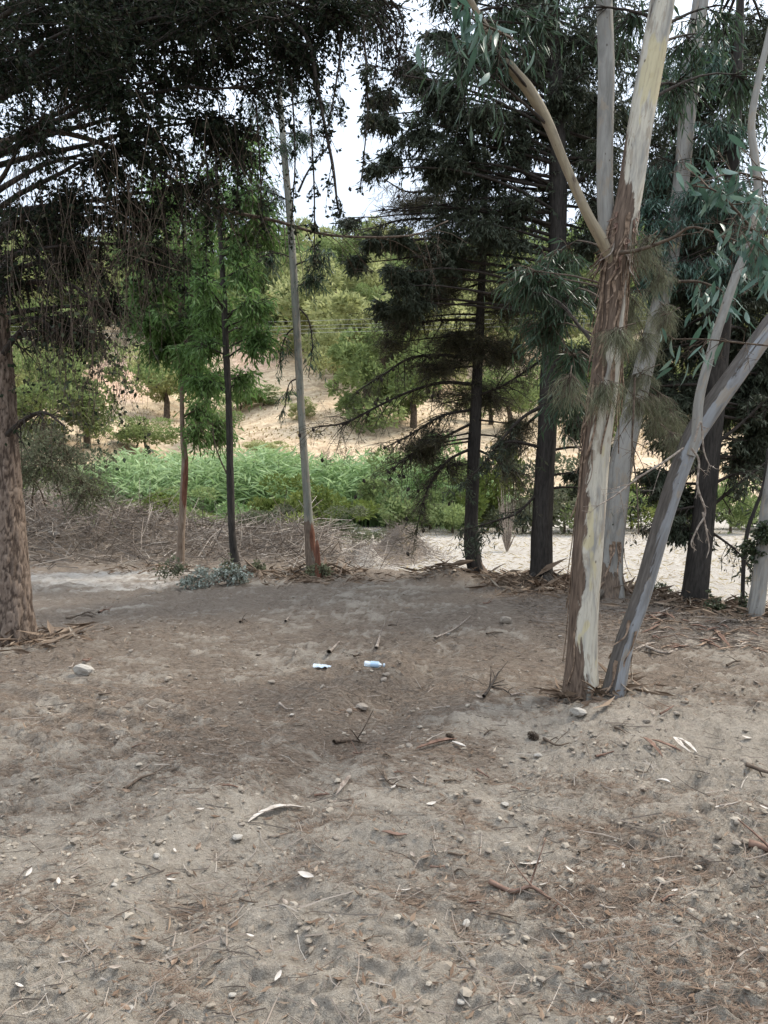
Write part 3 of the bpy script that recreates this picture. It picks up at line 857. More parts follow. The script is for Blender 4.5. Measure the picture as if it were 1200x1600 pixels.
# torn bark wound (red) on its middle: a raised, separate sheet of wood
def wound(root, C, z0, z1, mat, side=.6, name='torn_wood'):
    i = np.where((C[:, 2] > z0) & (C[:, 2] < z1))[0]
    P = C[i]; n = len(P); t = np.linspace(0, 1, n)
    off = np.array([side, -.55, 0]); off /= np.linalg.norm(off)
    r = P[:, 3] * (.35 + .65 * np.sin(t * PI) ** .5)
    V, Q, F3, tc, *_ = tube(P[:, :3] + off * (P[:, 3:4] * .38), r * .86, 12, lambda A, L, rr: 1 + .15 * fbm(np.cos(A) * 3, np.sin(A) * 3, L * 6, 2, 4))
    m_ = MB(); m_.add(V, Q, F3, tc=tc); m_.build(name, mat, root, np.array(root.location), tc=True)
wound(rA, CA, pix(0, 810, 13.6)[2], pix(0, 700, 13.6)[2], M['bark_red'])
boughs(rA, CA, jitter([(240, 440, 35, 13.4), (290, 400, 38, 13.8), (255, 500, 32, 13.4), (300, 520, 30, 13.7), (320, 470, 30, 13.2), (330, 590, 24, 13.7, .8), (320, 640, 20, 13.8, .8), (230, 390, 30, 14, .8), (270, 340, 35, 13.6, .7), (330, 400, 35, 14, .8), (300, 570, 22, 13.4), (345, 665, 14, 13.8, .6), (220, 450, 30, 13.4), (215, 490, 22, 13.5), (265, 455, 32, 13.9), (345, 500, 26, 13.5), (245, 540, 20, 13.6)], 16, .9, 1),
       'sickle', M['twig_brown'], M['leaf_young'], rise=-.35, nsub=10, ntw=8, r0=.018)
rB, CB = tree('young_tree', [(374, 905, 15), (364, 850, 14), (360, 760, 13), (358, 650, 12), (353, 540, 12), (350, 470, 11), (345, 380, 9), (340, 300, 7), (336, 200, 4)], 12.2,
              'slim young tree with dark grey trunk, middle one of three before the brush bank', 'tree', mat=M['bark_dark'], ws=.82, sides=14, step=.05, bark='furrow', flare=.25)
boughs(rB, CB, jitter([(380, 420, 28, 12.0, .8), (330, 470, 26, 12.4), (385, 500, 22, 12.2), (400, 540, 16, 12.0, .7), (320, 540, 22, 12.0), (345, 350, 35, 12.4, .7), (390, 370, 26, 12.6, .6), (320, 600, 18, 12.3, .8), (410, 470, 14, 12, .6), (375, 590, 14, 12.4, .7), (300, 430, 24, 12.6), (370, 320, 40, 12.8), (310, 330, 40, 12.6), (400, 300, 36, 12.4), (420, 350, 30, 12.8), (260, 310, 36, 13), (385, 240, 34, 12.6), (330, 260, 36, 12.8)], 12, .9, .9),
       'sickle', M['twig_dark'], M['leaf_young'], rise=-.35, nsub=8, ntw=7, r0=.018)
bare_limb(rB, [(357, 745, 3), (345, 720, 2.5), (335, 690, 2), (332, 660, 1.2)], 12.2, 12.2, M['twig_brown'], 8, (.1, .3), -.4, ('broad', M['leaf_young']), ln=2)
rC, CC = tree('young_tree', [(492, 905, 26), (485, 850, 20), (478, 750, 16), (471, 650, 15), (463, 500, 15), (454, 350, 14), (445, 250, 13), (437, 150, 11), (430, 60, 9), (425, -80, 6)], 12.2,
              'tall slim pale-trunked tree with red-brown torn foot, rightmost of three before brush bank', 'tree', mat=M['euc_young'], ws=.78, sides=18, step=.04, flare=.25,
              brown=lambda A, L, T: .25 + .4 * ss(.95, .8, L) + .12 * ss(.8, 1.5, L) * np.cos(A + 1.7))
boughs(rC, CC, [(430, 230, 26, 12, .8), (470, 210, 22, 12.4, .7), (410, 300, 22, 12.1, .8), (420, 400, 20, 12.4, .5), (505, 400, 22, 12.0, .7), (490, 440, 14, 12.2, .6), (400, 180, 30, 12.5, .7), (460, 110, 30, 12.5, .7), (500, 160, 22, 12.2, .5)],
       'euc', M['twig_dark'], M['leaf_euc'], rise=-.2, nsub=8, ntw=9, r0=.014)
bare_limb(rC, [(466, 300, 4), (480, 270, 3), (500, 240, 2)], 12.2, 12.2, M['twig_dark'], 8, (.1, .3), 0)
for pts in ([(466, 480, 3), (482, 500, 2.5), (488, 540, 2), (482, 590, 1.2)], [(466, 510, 3), (450, 520, 2.5), (440, 545, 2), (436, 570, 1)], [(470, 590, 3), (452, 600, 2), (445, 640, 1.2)]):
    bare_limb(rC, pts, 12.2, 12.1, M['twig_dark'], 12, (.08, .25), .8, ('euc', M['leaf_euc']), ln=2)
wound(rC, CC, 0.02, pix(0, 800, 12.2)[2], M['bark_red'], .5)
sp = hit(496, 900)
m_ = MB()
V, Q, F3, tc, *_ = tube(np.array([[0, 0, -.05], [.0, 0, .2], [-.01, 0, .45], [-.015, 0, .56]]) + sp + [.02, -.12, 0], np.array([.06, .045, .035, .015]), 9, lambda A, L, rr: 1 + .25 * vnoise(np.cos(A) * 3, np.sin(A) * 3, L * 5, 3))
m_.add(V, Q, F3, tc=tc); m_.build('split_wood', M['bark_red'], rC, np.array(rC.location), tc=True)

# --- dark conifers on the lip of the slope
rD, CD = tree('conifer', [(746, 902, 22), (738, 860, 25), (737, 800, 22), (741, 700, 21), (745, 600, 18), (751, 480, 14), (756, 380, 11), (758, 290, 9), (757, 240, 7), (757, 170, 4)], 12.2,
              'thin dark conifer with a bowed trunk and dead brown lower boughs spreading left', 'conifer', mat=M['bark_dark'], sides=16, step=.05, bark='furrow', flare=.25)
boughs(rD, CD, jitter([(700, 440, 38, 12, 1), (660, 480, 34, 11.8, .9), (720, 520, 38, 12.2, .9), (780, 470, 38, 12.3, .9), (800, 550, 36, 12.4, .8), (690, 570, 36, 12.0, .75), (780, 620, 34, 12.4, .7), (700, 630, 34, 12.4, .6),
                (650, 400, 32, 12, .8), (740, 400, 36, 12.5, .8), (620, 510, 26, 12, .5), (650, 700, 26, 12.0, .45), (690, 730, 30, 12.3, .4), (800, 690, 24, 12.5, .4), (780, 350, 36, 12.6, .7), (700, 340, 34, 12.2, .6), (640, 330, 28, 12, .4)], 30, .8, .7),
       'pine', M['twig_dark'], M['needle_pine'], rise=.15, nsub=11, ntw=12, r0=.020, sag=.05, flat=.8)
CONES = []
for pts in ([(736, 600, 6), (690, 598, 5), (640, 612, 4), (590, 635, 3.5), (540, 660, 3), (488, 668, 2)], [(738, 560, 6), (690, 555, 5), (640, 560, 4), (600, 585, 3), (560, 610, 2)],
            [(740, 660, 5), (700, 680, 4), (650, 705, 3), (610, 735, 2)], [(738, 700, 5), (700, 720, 4), (670, 760, 3), (650, 830, 1.5)], [(738, 640, 5), (690, 650, 4), (640, 680, 3), (600, 700, 1.5)],
            [(745, 500, 6), (690, 500, 4), (640, 505, 3), (590, 500, 2)], [(757, 250, 5), (700, 290, 4), (640, 300, 3), (600, 280, 1.5)], [(757, 330, 5), (690, 340, 4), (620, 345, 3), (560, 365, 1.5)],
            [(742, 700, 4), (780, 720, 3), (810, 740, 2)], [(744, 620, 5), (790, 600, 4), (850, 560, 3)], [(742, 740, 3), (780, 700, 4), (850, 640, 5)]):
    b, Cb, S2 = bare_limb(rD, pts, 12.2, 11.6, M['twig_dark'], 44, (.15, .75), .5, ('pine', M['needle_pine']), ln=6)
    CONES.append((b, Cb, S2))
cone_me = None
def cone_mesh():
    m_ = MB(); s = .03
    zz = np.linspace(-1, 1, 7); prof = np.array([.1, .7, .95, 1, .85, .55, .1])
    Cc = np.stack([zz * 0, zz * 0, zz * s * 1.3], 1)
    V, Q, F3, tc, *_ = tube(Cc, prof * s * .75, 8, lambda A, L, rr: 1 + .22 * np.sign(np.sin(A * 4 + L * 180)))
    m_.add(V, Q, F3); 
    return mkmesh('pine_cone', V, Q, F3, M['twig_dark'], {'var': V[:, 0] * 0}, False)
cone_me = cone_mesh()
for b, Cb, S2 in CONES[:8]:
    pts = list(Cb[np.linspace(14, 39, 5).astype(int), :3]) + list(S2[:5])
    for p in pts:
        o = link('cone', cone_me, b, Vector(p + R.normal(size=3) * .01 + [0, 0, -.02]) - rD.location)
        o.rotation_euler = R.uniform(-.6, .6, 3)

rE, CE = tree('conifer', [(846, 918, 36), (848, 800, 33), (856, 650, 32), (864, 500, 30), (870, 400, 29), (872, 280, 30), (868, 150, 26), (862, 0, 22), (858, -200, 14), (856, -420, 6)], 11.2,
              'tall straight dark cedar with a thick trunk, its black boughs filling the upper middle', 'conifer', mat=M['bark_dark'], sides=24, step=.05, bark='furrow', flare=.12)
cedar = [(650, 200, 40, 10.4, .8), (700, 150, 45, 10.6), (640, 110, 26, 10.6, .6), (720, 230, 40, 10.8, .9), (770, 190, 45, 11), (680, 60, 34, 10.8, .55), (740, 70, 40, 10.6, .8), (800, 110, 45, 11), (820, 220, 45, 11.4),
         (760, 280, 42, 11.2), (690, 260, 36, 10.6, .8), (650, 440, 26, 11, .8), (690, 400, 32, 11, .8), (640, 480, 22, 10.9, .8), (820, 320, 45, 11.5), (960, 190, 45, 12.6), (1000, 300, 45, 12.8), (1010, 110, 50, 12.8), (940, 330, 40, 12.6), (960, 20, 55, 12.8), (900, 210, 50, 12.6), (1040, 230, 45, 13), (780, 380, 36, 11, .8), (830, 430, 36, 11.6, .8), (710, 330, 30, 10.8, .5), (910, 260, 42, 11.6), (920, 150, 45, 11.4),
         (930, 60, 45, 11.2), (850, 40, 50, 11.2), (790, 20, 50, 10.8, .9), (910, 360, 40, 11.6), (920, 460, 34, 11.6, .9), (900, 560, 26, 11.4, .8), (880, 110, 40, 11.8), (600, 190, 16, 10.3, .6), (620, 375, 18, 10.8, .9), (585, 375, 10, 10.8, .9), (910, 660, 20, 11.6, .6), (905, 740, 16, 11.6, .6),
         (600, 150, 18, 10.4, .5), (610, 250, 16, 10.4, .5), (590, 330, 14, 10.8, .5), (600, 480, 16, 11, .6), (700, -40, 55, 10.6), (800, -70, 60, 11), (930, -60, 60, 11.4)]
boughs(rE, CE, jitter(cedar, 30, .7, .55), 'cedar', M['twig_dark'], M['needle_cedar'], rise=-.05, nsub=11, ntw=10, r0=.028, sag=.08, flat=.8)
for pts in ([(858, 630, 8), (820, 650, 5), (790, 680, 4), (760, 720, 3), (720, 760, 2)], [(852, 620, 6), (880, 590, 5), (910, 570, 4)], [(850, 700, 6), (800, 690, 4), (770, 700, 2)], [(850, 760, 5), (810, 800, 4), (770, 815, 3), (720, 830, 1.5)],
            [(862, 560, 7), (890, 610, 5), (905, 660, 4)], [(870, 300, 9), (820, 270, 7), (780, 220, 5), (740, 190, 3)], [(870, 300, 9), (920, 270, 6), (950, 230, 4)], [(872, 330, 8), (830, 330, 6), (770, 310, 4), (690, 320, 2)]):
    bare_limb(rE, pts, 11.2, 10.9, M['twig_dark'], 20, (.15, .5), .6, ('cedar', M['needle_cedar']), ln=4)

rI, CI = tree('conifer', [(1083, 958, 40), (1095, 850, 37), (1108, 720, 34), (1120, 600, 31), (1133, 450, 27), (1146, 250, 20), (1155, 50, 14), (1160, -200, 7)], 9.6,
              'dark conifer with forked-looking foot behind the leaning eucalyptus at right', 'conifer', mat=M['bark_dark'], sides=24, step=.045, bark='furrow', flare=.15)
boughs(rI, CI, jitter([(1120, 560, 50, 10.6, 1.1), (1060, 520, 45, 10.8, 1.1), (1180, 540, 50, 10.6, 1.1), (1080, 600, 42, 10.6, 1.1), (1150, 620, 40, 10.4), (1180, 460, 50, 10.4, 1.1), (1100, 460, 45, 10.8, 1.1), (1190, 650, 34, 10.2, .9), (1040, 600, 34, 10.4), (1060, 690, 28, 10.2, .7), (1040, 760, 22, 10, .7),
                (1170, 720, 28, 10.4, .6), (1010, 560, 34, 10.8), (1090, 370, 45, 10.8), (1160, 340, 50, 10.6), (1030, 420, 38, 11), (1110, 260, 50, 11, .8), (1180, 200, 50, 11, .8), (1050, 300, 36, 11.2), (1130, 130, 50, 11, .8), (1190, 60, 55, 11, .8), (1070, 180, 38, 11.4, .9), (1020, 740, 18, 10, .7), (1060, 830, 16, 9.8, .4), (1130, 60, 50, 11.2, .8), (1180, 690, 30, 10.2, .9), (1150, 600, 40, 10.8), (1050, 640, 30, 10.4), (1195, 600, 40, 10.6)], 24, .8, .8),
       'cedar', M['twig_dark'], M['needle_cedar'], rise=.05, nsub=12, ntw=11, r0=.026, sag=.05, flat=.8)
for pts in ([(1100, 800, 6), (1150, 760, 5), (1200, 720, 3)], [(1105, 760, 6), (1160, 740, 4), (1220, 760, 2)], [(1095, 820, 5), (1150, 860, 3), (1180, 900, 2)], [(1110, 700, 7), (1160, 660, 5), (1220, 600, 3)], [(1098, 790, 5), (1050, 800, 4), (1010, 830, 2)], [(1108, 720, 6), (1040, 760, 4), (1000, 770, 2)]):
    bare_limb(rI, pts, 9.6, 9.6, M['twig_dark'], 20, (.15, .5), .4, ('cedar', M['needle_cedar']), ln=3)
rK, CK = tree('sapling', [(1160, 948, 7), (1162, 880, 7), (1168, 830, 7), (1178, 800, 6), (1192, 760, 5), (1200, 700, 3)], 8.9, 'thin dark sapling stem between the dark conifer and the pale trunk at the right edge', 'sapling', mat=M['bark_dark'], sides=10)

# --- eucalyptus behind
def br_side(side, base=.2, amp=.35, lo=None, hi=None, k=.5):
    def f(A, L, T):
        v = base + amp * np.cos(A - side)
        if lo is not None: v = v + k * ss(lo, lo - .25, L)
        if hi is not None: v = v + k * ss(hi[0], hi[0] + .3, L) * ss(hi[1] + .2, hi[1] - .1, L)
        return v
    return f
rG, CG = tree('eucalyptus_tree', [(953, 938, 40), (957, 870, 35), (966, 760, 40), (975, 700, 42), (1000, 600, 37), (1025, 500, 33), (1048, 400, 29), (1068, 250, 29), (1080, 100, 31), (1095, 0, 28), (1120, -200, 22), (1140, -420, 10)], 9.6,
              'grey eucalyptus standing behind the foremost trunk, leaning a little right', 'eucalyptus', mat=M['euc_grey'], ws=.84, sides=28, step=.04, flare=.4,
              brown=br_side(4.2, .16, .26, .55))
# angles: 0 faces the camera, about +90 degrees is left or right depending on the frame; LEFT is found below
# --- foremost eucalyptus with three stems
T_, A_, B_ = frames(np.array([[0, 0, 0], [0, 0, 1.0], [0, 0, 2.0]]))
LEFT = PI / 2 if B_[0][0] < 0 else 3 * PI / 2
def brownF(A, L, T):
    v = .24 + .52 * np.cos(A - LEFT) * (1 - .25 * ss(2.4, 3.2, L))
    v = v * (1 - .55 * ss(3.8, 4.3, L)) + .10 * ss(3.8, 4.3, L) + .45 * ss(2.35, 2.8, L) * ss(3.75, 3.5, L)                      # shaggy collar below the fork
    v = v + .22 * ss(.75, .55, L) * (np.cos(A + .2) > -.2) * (1 + np.sin(L * 9)) * .6
    return v
rF, CF = tree('eucalyptus_tree', [(908, 1102, 57), (911, 1000, 50), (920, 850, 51), (932, 700, 50), (945, 600, 49), (955, 500, 47), (963, 420, 48), (972, 360, 47), (985, 300, 45), (1000, 200, 45), (1018, 100, 44), (1036, 0, 44), (1062, -200, 38), (1090, -420, 22), (1100, -600, 8)], 5.45,
              'foremost eucalyptus, pale peeling trunk with brown bark on its left side, forking into three stems', 'eucalyptus',
              mat=M['euc_cream'], ws=.85, sides=52, step=.022, flare=.22, brown=brownF)
def stem(root, pts, d0, d1, mat, brown=None, name='stem', sides=28, label=None):
    return trunk(root, px_line(pts, d0, d1), mat, name=name, sides=sides, step=.03, flare=0, sink=0, brown=brown, label=label)
_, CF2 = stem(rF, [(955, 400, 18), (948, 350, 24), (945, 280, 25), (946, 180, 25), (947, 100, 25), (944, 0, 24), (938, -180, 20), (930, -400, 8)], 5.5, 5.7, M['euc_grey'], lambda A, L, T: .1 + 0 * A, label='straight grey middle stem')
_, CF3 = stem(rF, [(955, 410, 12), (940, 375, 17), (918, 335, 15), (885, 262, 14), (855, 190, 16), (826, 140, 18), (800, 108, 16), (770, 60, 12), (735, 0, 9), (700, -80, 6)], 5.4, 5.0, M['euc_tan'], lambda A, L, T: .3 + .12 * np.cos(A), label='thin curved stem reaching up to the left', sides=20)
boughs(rF, CF3, [(750, 30, 26, 4.9, .7), (780, 90, 20, 5.0, .6), (800, 20, 26, 5.2, .7), (720, 90, 14, 4.9, .5), (850, 40, 24, 5.2, .6), (760, -80, 45, 5.0)],
       'euc', M['twig_dark'], M['leaf_euc'], rise=-.5, nsub=6, ntw=6, r0=.012)
boughs(rF, CF, [(910, 20, 26, 5.6, .7), (985, 30, 16, 5.8, .5), (1090, 60, 40, 5.9, .7), (1130, 20, 40, 5.8, .8), (1060, 140, 26, 6.2, .6), (1150, 130, 30, 6.0, .7), (1040, -100, 70, 5.5), (1150, -120, 70, 5.5), (900, -100, 60, 5.5)],
       'euc', M['twig_dark'], M['leaf_euc'], rise=-.4, nsub=8, ntw=6, r0=.014)
boughs(rG, CG, [(1030, 360, 30, 9.4, .8), (1100, 400, 40, 9.2, .9), (1090, 320, 36, 9.4, .9), (1140, 430, 36, 9.2), (1020, 440, 26, 9.6, .8), (1010, 330, 26, 9.6, .8), (1150, 300, 34, 9.2, .8), (1040, 250, 30, 9.5, .7), (1120, 200, 34, 9.4, .7), (1030, 130, 30, 9.5, .7), (1110, 90, 34, 9.4), (1170, 380, 30, 9.3)],
       'euc', M['twig_dark'], M['leaf_euc_blue'], rise=-.25, nsub=10, ntw=10, r0=.018)
# leafy suckers low on the conifer side (bright sickle leaves left of the near trunk)
boughs(rF, CF, [(850, 440, 26, 6.4, 1), (820, 430, 16, 6.3, .8), (880, 470, 24, 6.6, 1), (860, 510, 20, 6.6, .8), (875, 400, 18, 6.6, .8), (890, 620, 14, 6.6, .9), (885, 680, 12, 6.6, .8), (895, 560, 16, 6.6, .8)],
       'euc', M['twig_brown'], M['leaf_euc'], rise=-.3, nsub=8, ntw=8, r0=.010)
bare_limb(rF, [(935, 560, 7), (922, 530, 7), (905, 510, 5), (880, 478, 4), (855, 460, 2)], 5.5, 6.0, M['twig_dark'], 6, (.1, .3), .2)
bare_limb(rF, [(968, 395, 7), (1000, 390, 6), (1050, 372, 5), (1080, 355, 4), (1120, 365, 3), (1160, 380, 2)], 5.3, 4.9, M['twig_brown'], 8, (.1, .3), .3)

# dry thread-like foliage hung up against the eucalyptus
dp = pix(985, 600, 6.0)
dry = empty('hanging_foliage', (dp[0], dp[1], dp[2]), 'dry olive-brown thread-like foliage caught on the near eucalyptus trunk', 'dry foliage')
for (x, y, r, d, n_) in jitter([a_ for a_ in [(960, 540, 14, 5.15, 1), (945, 620, 11, 5.15, 1), (985, 480, 16, 5.7, 1), (1005, 545, 16, 5.9, 1), (1040, 500, 14, 6.2, .8), (1000, 410, 15, 5.9, .7), (1020, 640, 18, 5.9, 1), (1050, 670, 15, 5.8, 1), (1000, 600, 16, 6.0, 1), (1072, 700, 8, 5.6, .9), (1030, 440, 14, 6, .8)]], 24, .6, .5):
    c_ = pix(x, y, d)
    bough(dry, c_ + [R.normal() * .08, .05, .16], c_ + [0, 0, .08], r * d / F, 'strand', M['twig_brown'], M['needle_dry'], nsub=9, ntw=5, r0=.005, density=n_)

# --- leaning eucalyptus
rH, CH = tree('eucalyptus_tree', [(957, 1090, 40), (975, 1010, 35), (1003, 930, 35), (1040, 800, 37), (1075, 700, 38), (1103, 650, 42), (1150, 585, 41), (1200, 515, 39), (1290, 390, 34), (1380, 250, 26), (1450, 100, 14)], 5.35,
              'eucalyptus leaning hard to the right with bluish grey bark, beside the foremost trunk', 'eucalyptus', mat=M['euc_lean'], ws=.76, sides=48, step=.02, flare=.25,
              brown=lambda A, L, T: .36 + .42 * np.cos(A - LEFT))
_, CH2 = stem(rH, [(1078, 712, 14), (1088, 675, 16), (1094, 615, 15), (1120, 520, 14), (1150, 430, 13), (1172, 375, 12), (1184, 300, 12), (1180, 250, 12), (1174, 195, 11), (1184, 130, 10), (1200, 60, 9), (1230, -80, 5)], 5.3, 5.3, M['euc_grey'], lambda A, L, T: .2 + .15 * np.cos(A - LEFT), label='thin pale side stem rising from the lean', sides=18)
bare_limb(rH, [(1080, 700, 4), (1092, 720, 3.5), (1090, 760, 3.5), (1102, 800, 3), (1090, 825, 3), (1080, 850, 2.5), (1088, 860, 1.5)], 5.1, 5.1, M['twig_pale'], 5, (.04, .1), .4)
bare_limb(rH, [(1098, 800, 3), (1104, 830, 2.5), (1108, 855, 2), (1104, 872, 1)], 5.1, 5.1, M['twig_pale'], 2, (.03, .06), .4)
bare_limb(rH, [(1068, 700, 3.5), (1040, 720, 3.5), (1000, 745, 3), (960, 775, 2.5), (935, 790, 1.5)], 5.2, 5.0, M['twig_pale'], 6, (.08, .25), .2)
bare_limb(rH, [(1085, 690, 3), (1095, 660, 3), (1100, 705, 2.5), (1110, 730, 1.5)], 5.1, 5.1, M['twig_pale'], 3, (.03, .08), .3)
bare_limb(rF, [(992, 590, 4), (990, 640, 3.5), (988, 700, 3), (995, 760, 2.5), (998, 835, 2)], 5.3, 5.2, M['twig_brown'], 8, (.1, .3), .3)

# near sprays of big eucalyptus leaves: every leaf a piece of its own
def big_leaf(seed):
    rr = np.random.default_rng(seed); n = 7
    t = np.linspace(0, 1, n); w = .5 * np.sin(PI * t ** .8) ** .9; w[0] = .03; w[-1] = .0
    bend = .16 * rr.uniform(.4, 1.3) * t ** 2
    mid = np.stack([bend, .05 * np.sin(t * 3), -t], 1)
    s = .23
    V = np.concatenate([mid + [[-.5, .0, 0]] * w[:, None] * s * 2 + [[0, .05, 0]] * w[:, None], mid, mid + [[.5, 0, 0]] * w[:, None] * s * 2 + [[0, .05, 0]] * w[:, None]])
    i = np.arange(n - 1)
    Q = np.concatenate([np.stack([i, i + n, i + n + 1, i + 1], 1), np.stack([i + n, i + 2 * n, i + 2 * n + 1, i + n + 1], 1)])
    return mkmesh('leaf', V, Q, None, M['leaf_euc_blue'], {'var': np.full(len(V), rr.uniform(.2, 1))})
LEAVES = [big_leaf(s) for s in range(10)]
def leaf_spray(root, pts, d0, d1, nleaf, spread, size, wood=M['twig_brown']):
    b, Cb, S2 = bare_limb(root, pts, d0, d1, wood, 14, (.06, spread), .3)
    org = root.location
    pool = list(S2) + list(Cb[16:, :3])
    for q in range(nleaf):
        p = pool[q % len(S2)] if q < nleaf * .7 else pool[random.randrange(len(pool))]
        p = p + R.normal(size=3) * .035
        o = link('leaf', LEAVES[random.randrange(10)], b, Vector(p) - org)
        o.rotation_euler = (random.uniform(-.8, .8), random.uniform(-.9, .9), random.uniform(0, 6.28))
        s = random.uniform(*size); o.scale = (s, s, s)
leaf_spray(rH, [(1230, 430, 6), (1190, 380, 5), (1160, 340, 4), (1120, 300, 3), (1085, 290, 2)], 4.3, 4.1, 60, .32, (.09, .15))
leaf_spray(rH, [(1230, 300, 5), (1190, 280, 4), (1150, 270, 3), (1110, 280, 2)], 4.4, 4.2, 50, .30, (.09, .15))
leaf_spray(rH, [(1240, 400, 5), (1200, 350, 4), (1185, 370, 3), (1170, 400, 2)], 4.2, 4.0, 40, .26, (.09, .14))
leaf_spray(rG, [(1060, 440, 5), (1090, 440, 4), (1120, 450, 3), (1150, 470, 2)], 6.5, 6.2, 50, .30, (.11, .18))
leaf_spray(rH, [(1200, 540, 3), (1150, 535, 3), (1100, 530, 2), (1050, 530, 1.5)], 5.0, 5.0, 16, .2, (.10, .17))
leaf_spray(rF, [(800, 60, 5), (780, 50, 4), (740, 30, 3), (720, 10, 2)], 4.8, 4.4, 44, .30, (.10, .17))

# --- pale trunk at the right edge
rJ, CJ = tree('eucalyptus_tree', [(1178, 978, 26), (1188, 900, 25), (1200, 800, 26), (1215, 700, 24), (1240, 500, 22), (1260, 200, 18), (1270, -100, 8)], 8.5,
              'pale grey eucalyptus trunk at the right edge behind the bark litter', 'eucalyptus', mat=M['euc_grey'], sides=24, step=.04, flare=.2, brown=lambda A, L, T: .22 + .1 * np.cos(A))
boughs(rJ, CJ, [(1180, 860, 16, 8.6, .8), (1195, 830, 14, 8.4, .8), (1260, 300, 80, 8.6), (1240, 100, 80, 8.6)], 'broad', M['twig_dark'], M['leaf_olive'], rise=-.3, nsub=8, ntw=9, r0=.01)

# peeling ribbons of bark on the two near trunks
def bark_strip(root, C, i0, length, ang, mat, w=.02, curl=.04, hang=True):
    n = 14; org = np.array(root.location)
    T, A, B = frames(C[:, :3])
    k0 = i0; p0 = C[k0, :3]; r = C[k0, 3]
    t = np.linspace(0, 1, n); side = np.cos(ang) * A[k0] + np.sin(ang) * B[k0]; tang = np.cross(T[k0], side)
    c = p0 + side * (r * 1.08 + .003)
    P = c[None] - T[k0][None] * (t * length)[:, None] + side[None] * (curl * t ** 2)[:, None] + tang[None] * (.03 * np.sin(t * 5 + ang) * t)[:, None]
    ww = w * (1 - .6 * t) * (1 + .3 * np.sin(t * 9))
    ofs = tang[None] * ww[:, None]; th = side[None] * .003
    V = np.concatenate([P - ofs + side * .004, P + th, P + ofs + side * .004, P - ofs, P - th, P + ofs])
    i = np.arange(n - 1)
    Q = []
    for a, b in ((0, 1), (1, 2), (2, 5), (5, 4), (4, 3), (3, 0)):
        Q.append(np.stack([a * n + i, b * n + i, b * n + i + 1, a * n + i + 1], 1))
    m_ = MB(); m_.add(V, np.concatenate(Q)); o = m_.build('bark_strip', mat, root, org)
    return o
nF = len(CF)
zidx = lambda C, z: int(np.argmin(np.abs(C[:, 2] - z)))
for q in range(80):
    z = random.choice([random.uniform(2.0, 3.5), random.uniform(2.6, 3.5), random.uniform(.5, 3.4)])
    a = random.gauss(LEFT, .8) if z < 2.3 else random.uniform(0, 6.28)
    bark_strip(rF, CF, zidx(CF, z), random.uniform(.2, .7), a, M['strip'], random.uniform(.004, .014), random.uniform(.0, .05))
# collar of curled bark in the fork
for q in range(70):
    a = random.uniform(0, 6.28); z = random.gauss(pix(0, 385, 5.45)[2], .09)
    bark_strip(rF, CF, zidx(CF, z), random.uniform(.05, .22), a, random.choice([M['strip'], M['bark_rust'], M['twig_pale']]), random.uniform(.004, .014), random.uniform(.03, .10))
for q in range(10):
    bark_strip(rH, CH, random.randint(5, 40), random.uniform(.1, .3), random.uniform(0, 6.28), M['strip'], random.uniform(.006, .014), random.uniform(.02, .08))
for q in range(16):
    bark_strip(rG, CG, zidx(CG, random.uniform(.2, .9)), random.uniform(.2, .5), random.uniform(0, 6.28), M['strip'], random.uniform(.015, .03), random.uniform(.05, .16))
# roots at the foot of the pine and the eucalyptus
for (rt, Cc, n_, ln) in ((rG, CG, 6, .5), (rE, CE, 6, .5), (rD, CD, 5, .45), (rB, CB, 4, .3), (rC, CC, 6, .4)):
    b0 = np.array(rt.location); rad = Cc[8, 3]
    for q in range(n_):
        a = random.uniform(0, 6.28); u = np.array([math.cos(a), math.sin(a)]); s0 = b0[:2] + u * rad * .7; s1 = b0[:2] + u * (rad + ln * .5); s2 = b0[:2] + u * (rad + ln) + R.normal(size=2) * .05
        P = np.array([[*s0, b0[2] + .12, rad * .35], [*s1, float(zg(*s1)) + .015, rad * .2], [*s2, float(zg(*s2)) - .03, rad * .08]])
        Cq = catmull(P, 8); V, Q, F3, tc, *_ = tube(Cq[:, :3], Cq[:, 3], 7)
        m_ = MB(); m_.add(V, Q, F3, tc=tc); m_.build('root', M['bark_grey'] if rt not in (rE, rD) else M['bark_dark'], rt, b0, tc=True)
# bare dead shrub standing on the pale terrace
p = hit(792, 862, False)
ds = empty('dead_shrub', p, 'small straw-coloured dead shrub alone on the pale flat between two conifers', 'dead shrub')
m_ = MB(); n_ = 26
a = np.tile(p, (n_, 1)); tip = a + np.stack([R.normal(0, .22, n_), R.normal(0, .2, n_), R.uniform(.7, 2.4, n_)], 1)
V, Q = bez_tubes(a, (a + tip) / 2 + R.normal(0, .08, (n_, 3)), tip, np.full(n_, .022), np.full(n_, .006), 5, 4); m_.add(V, Q)
m_.build('stem', M['twig_pale'], ds, p)

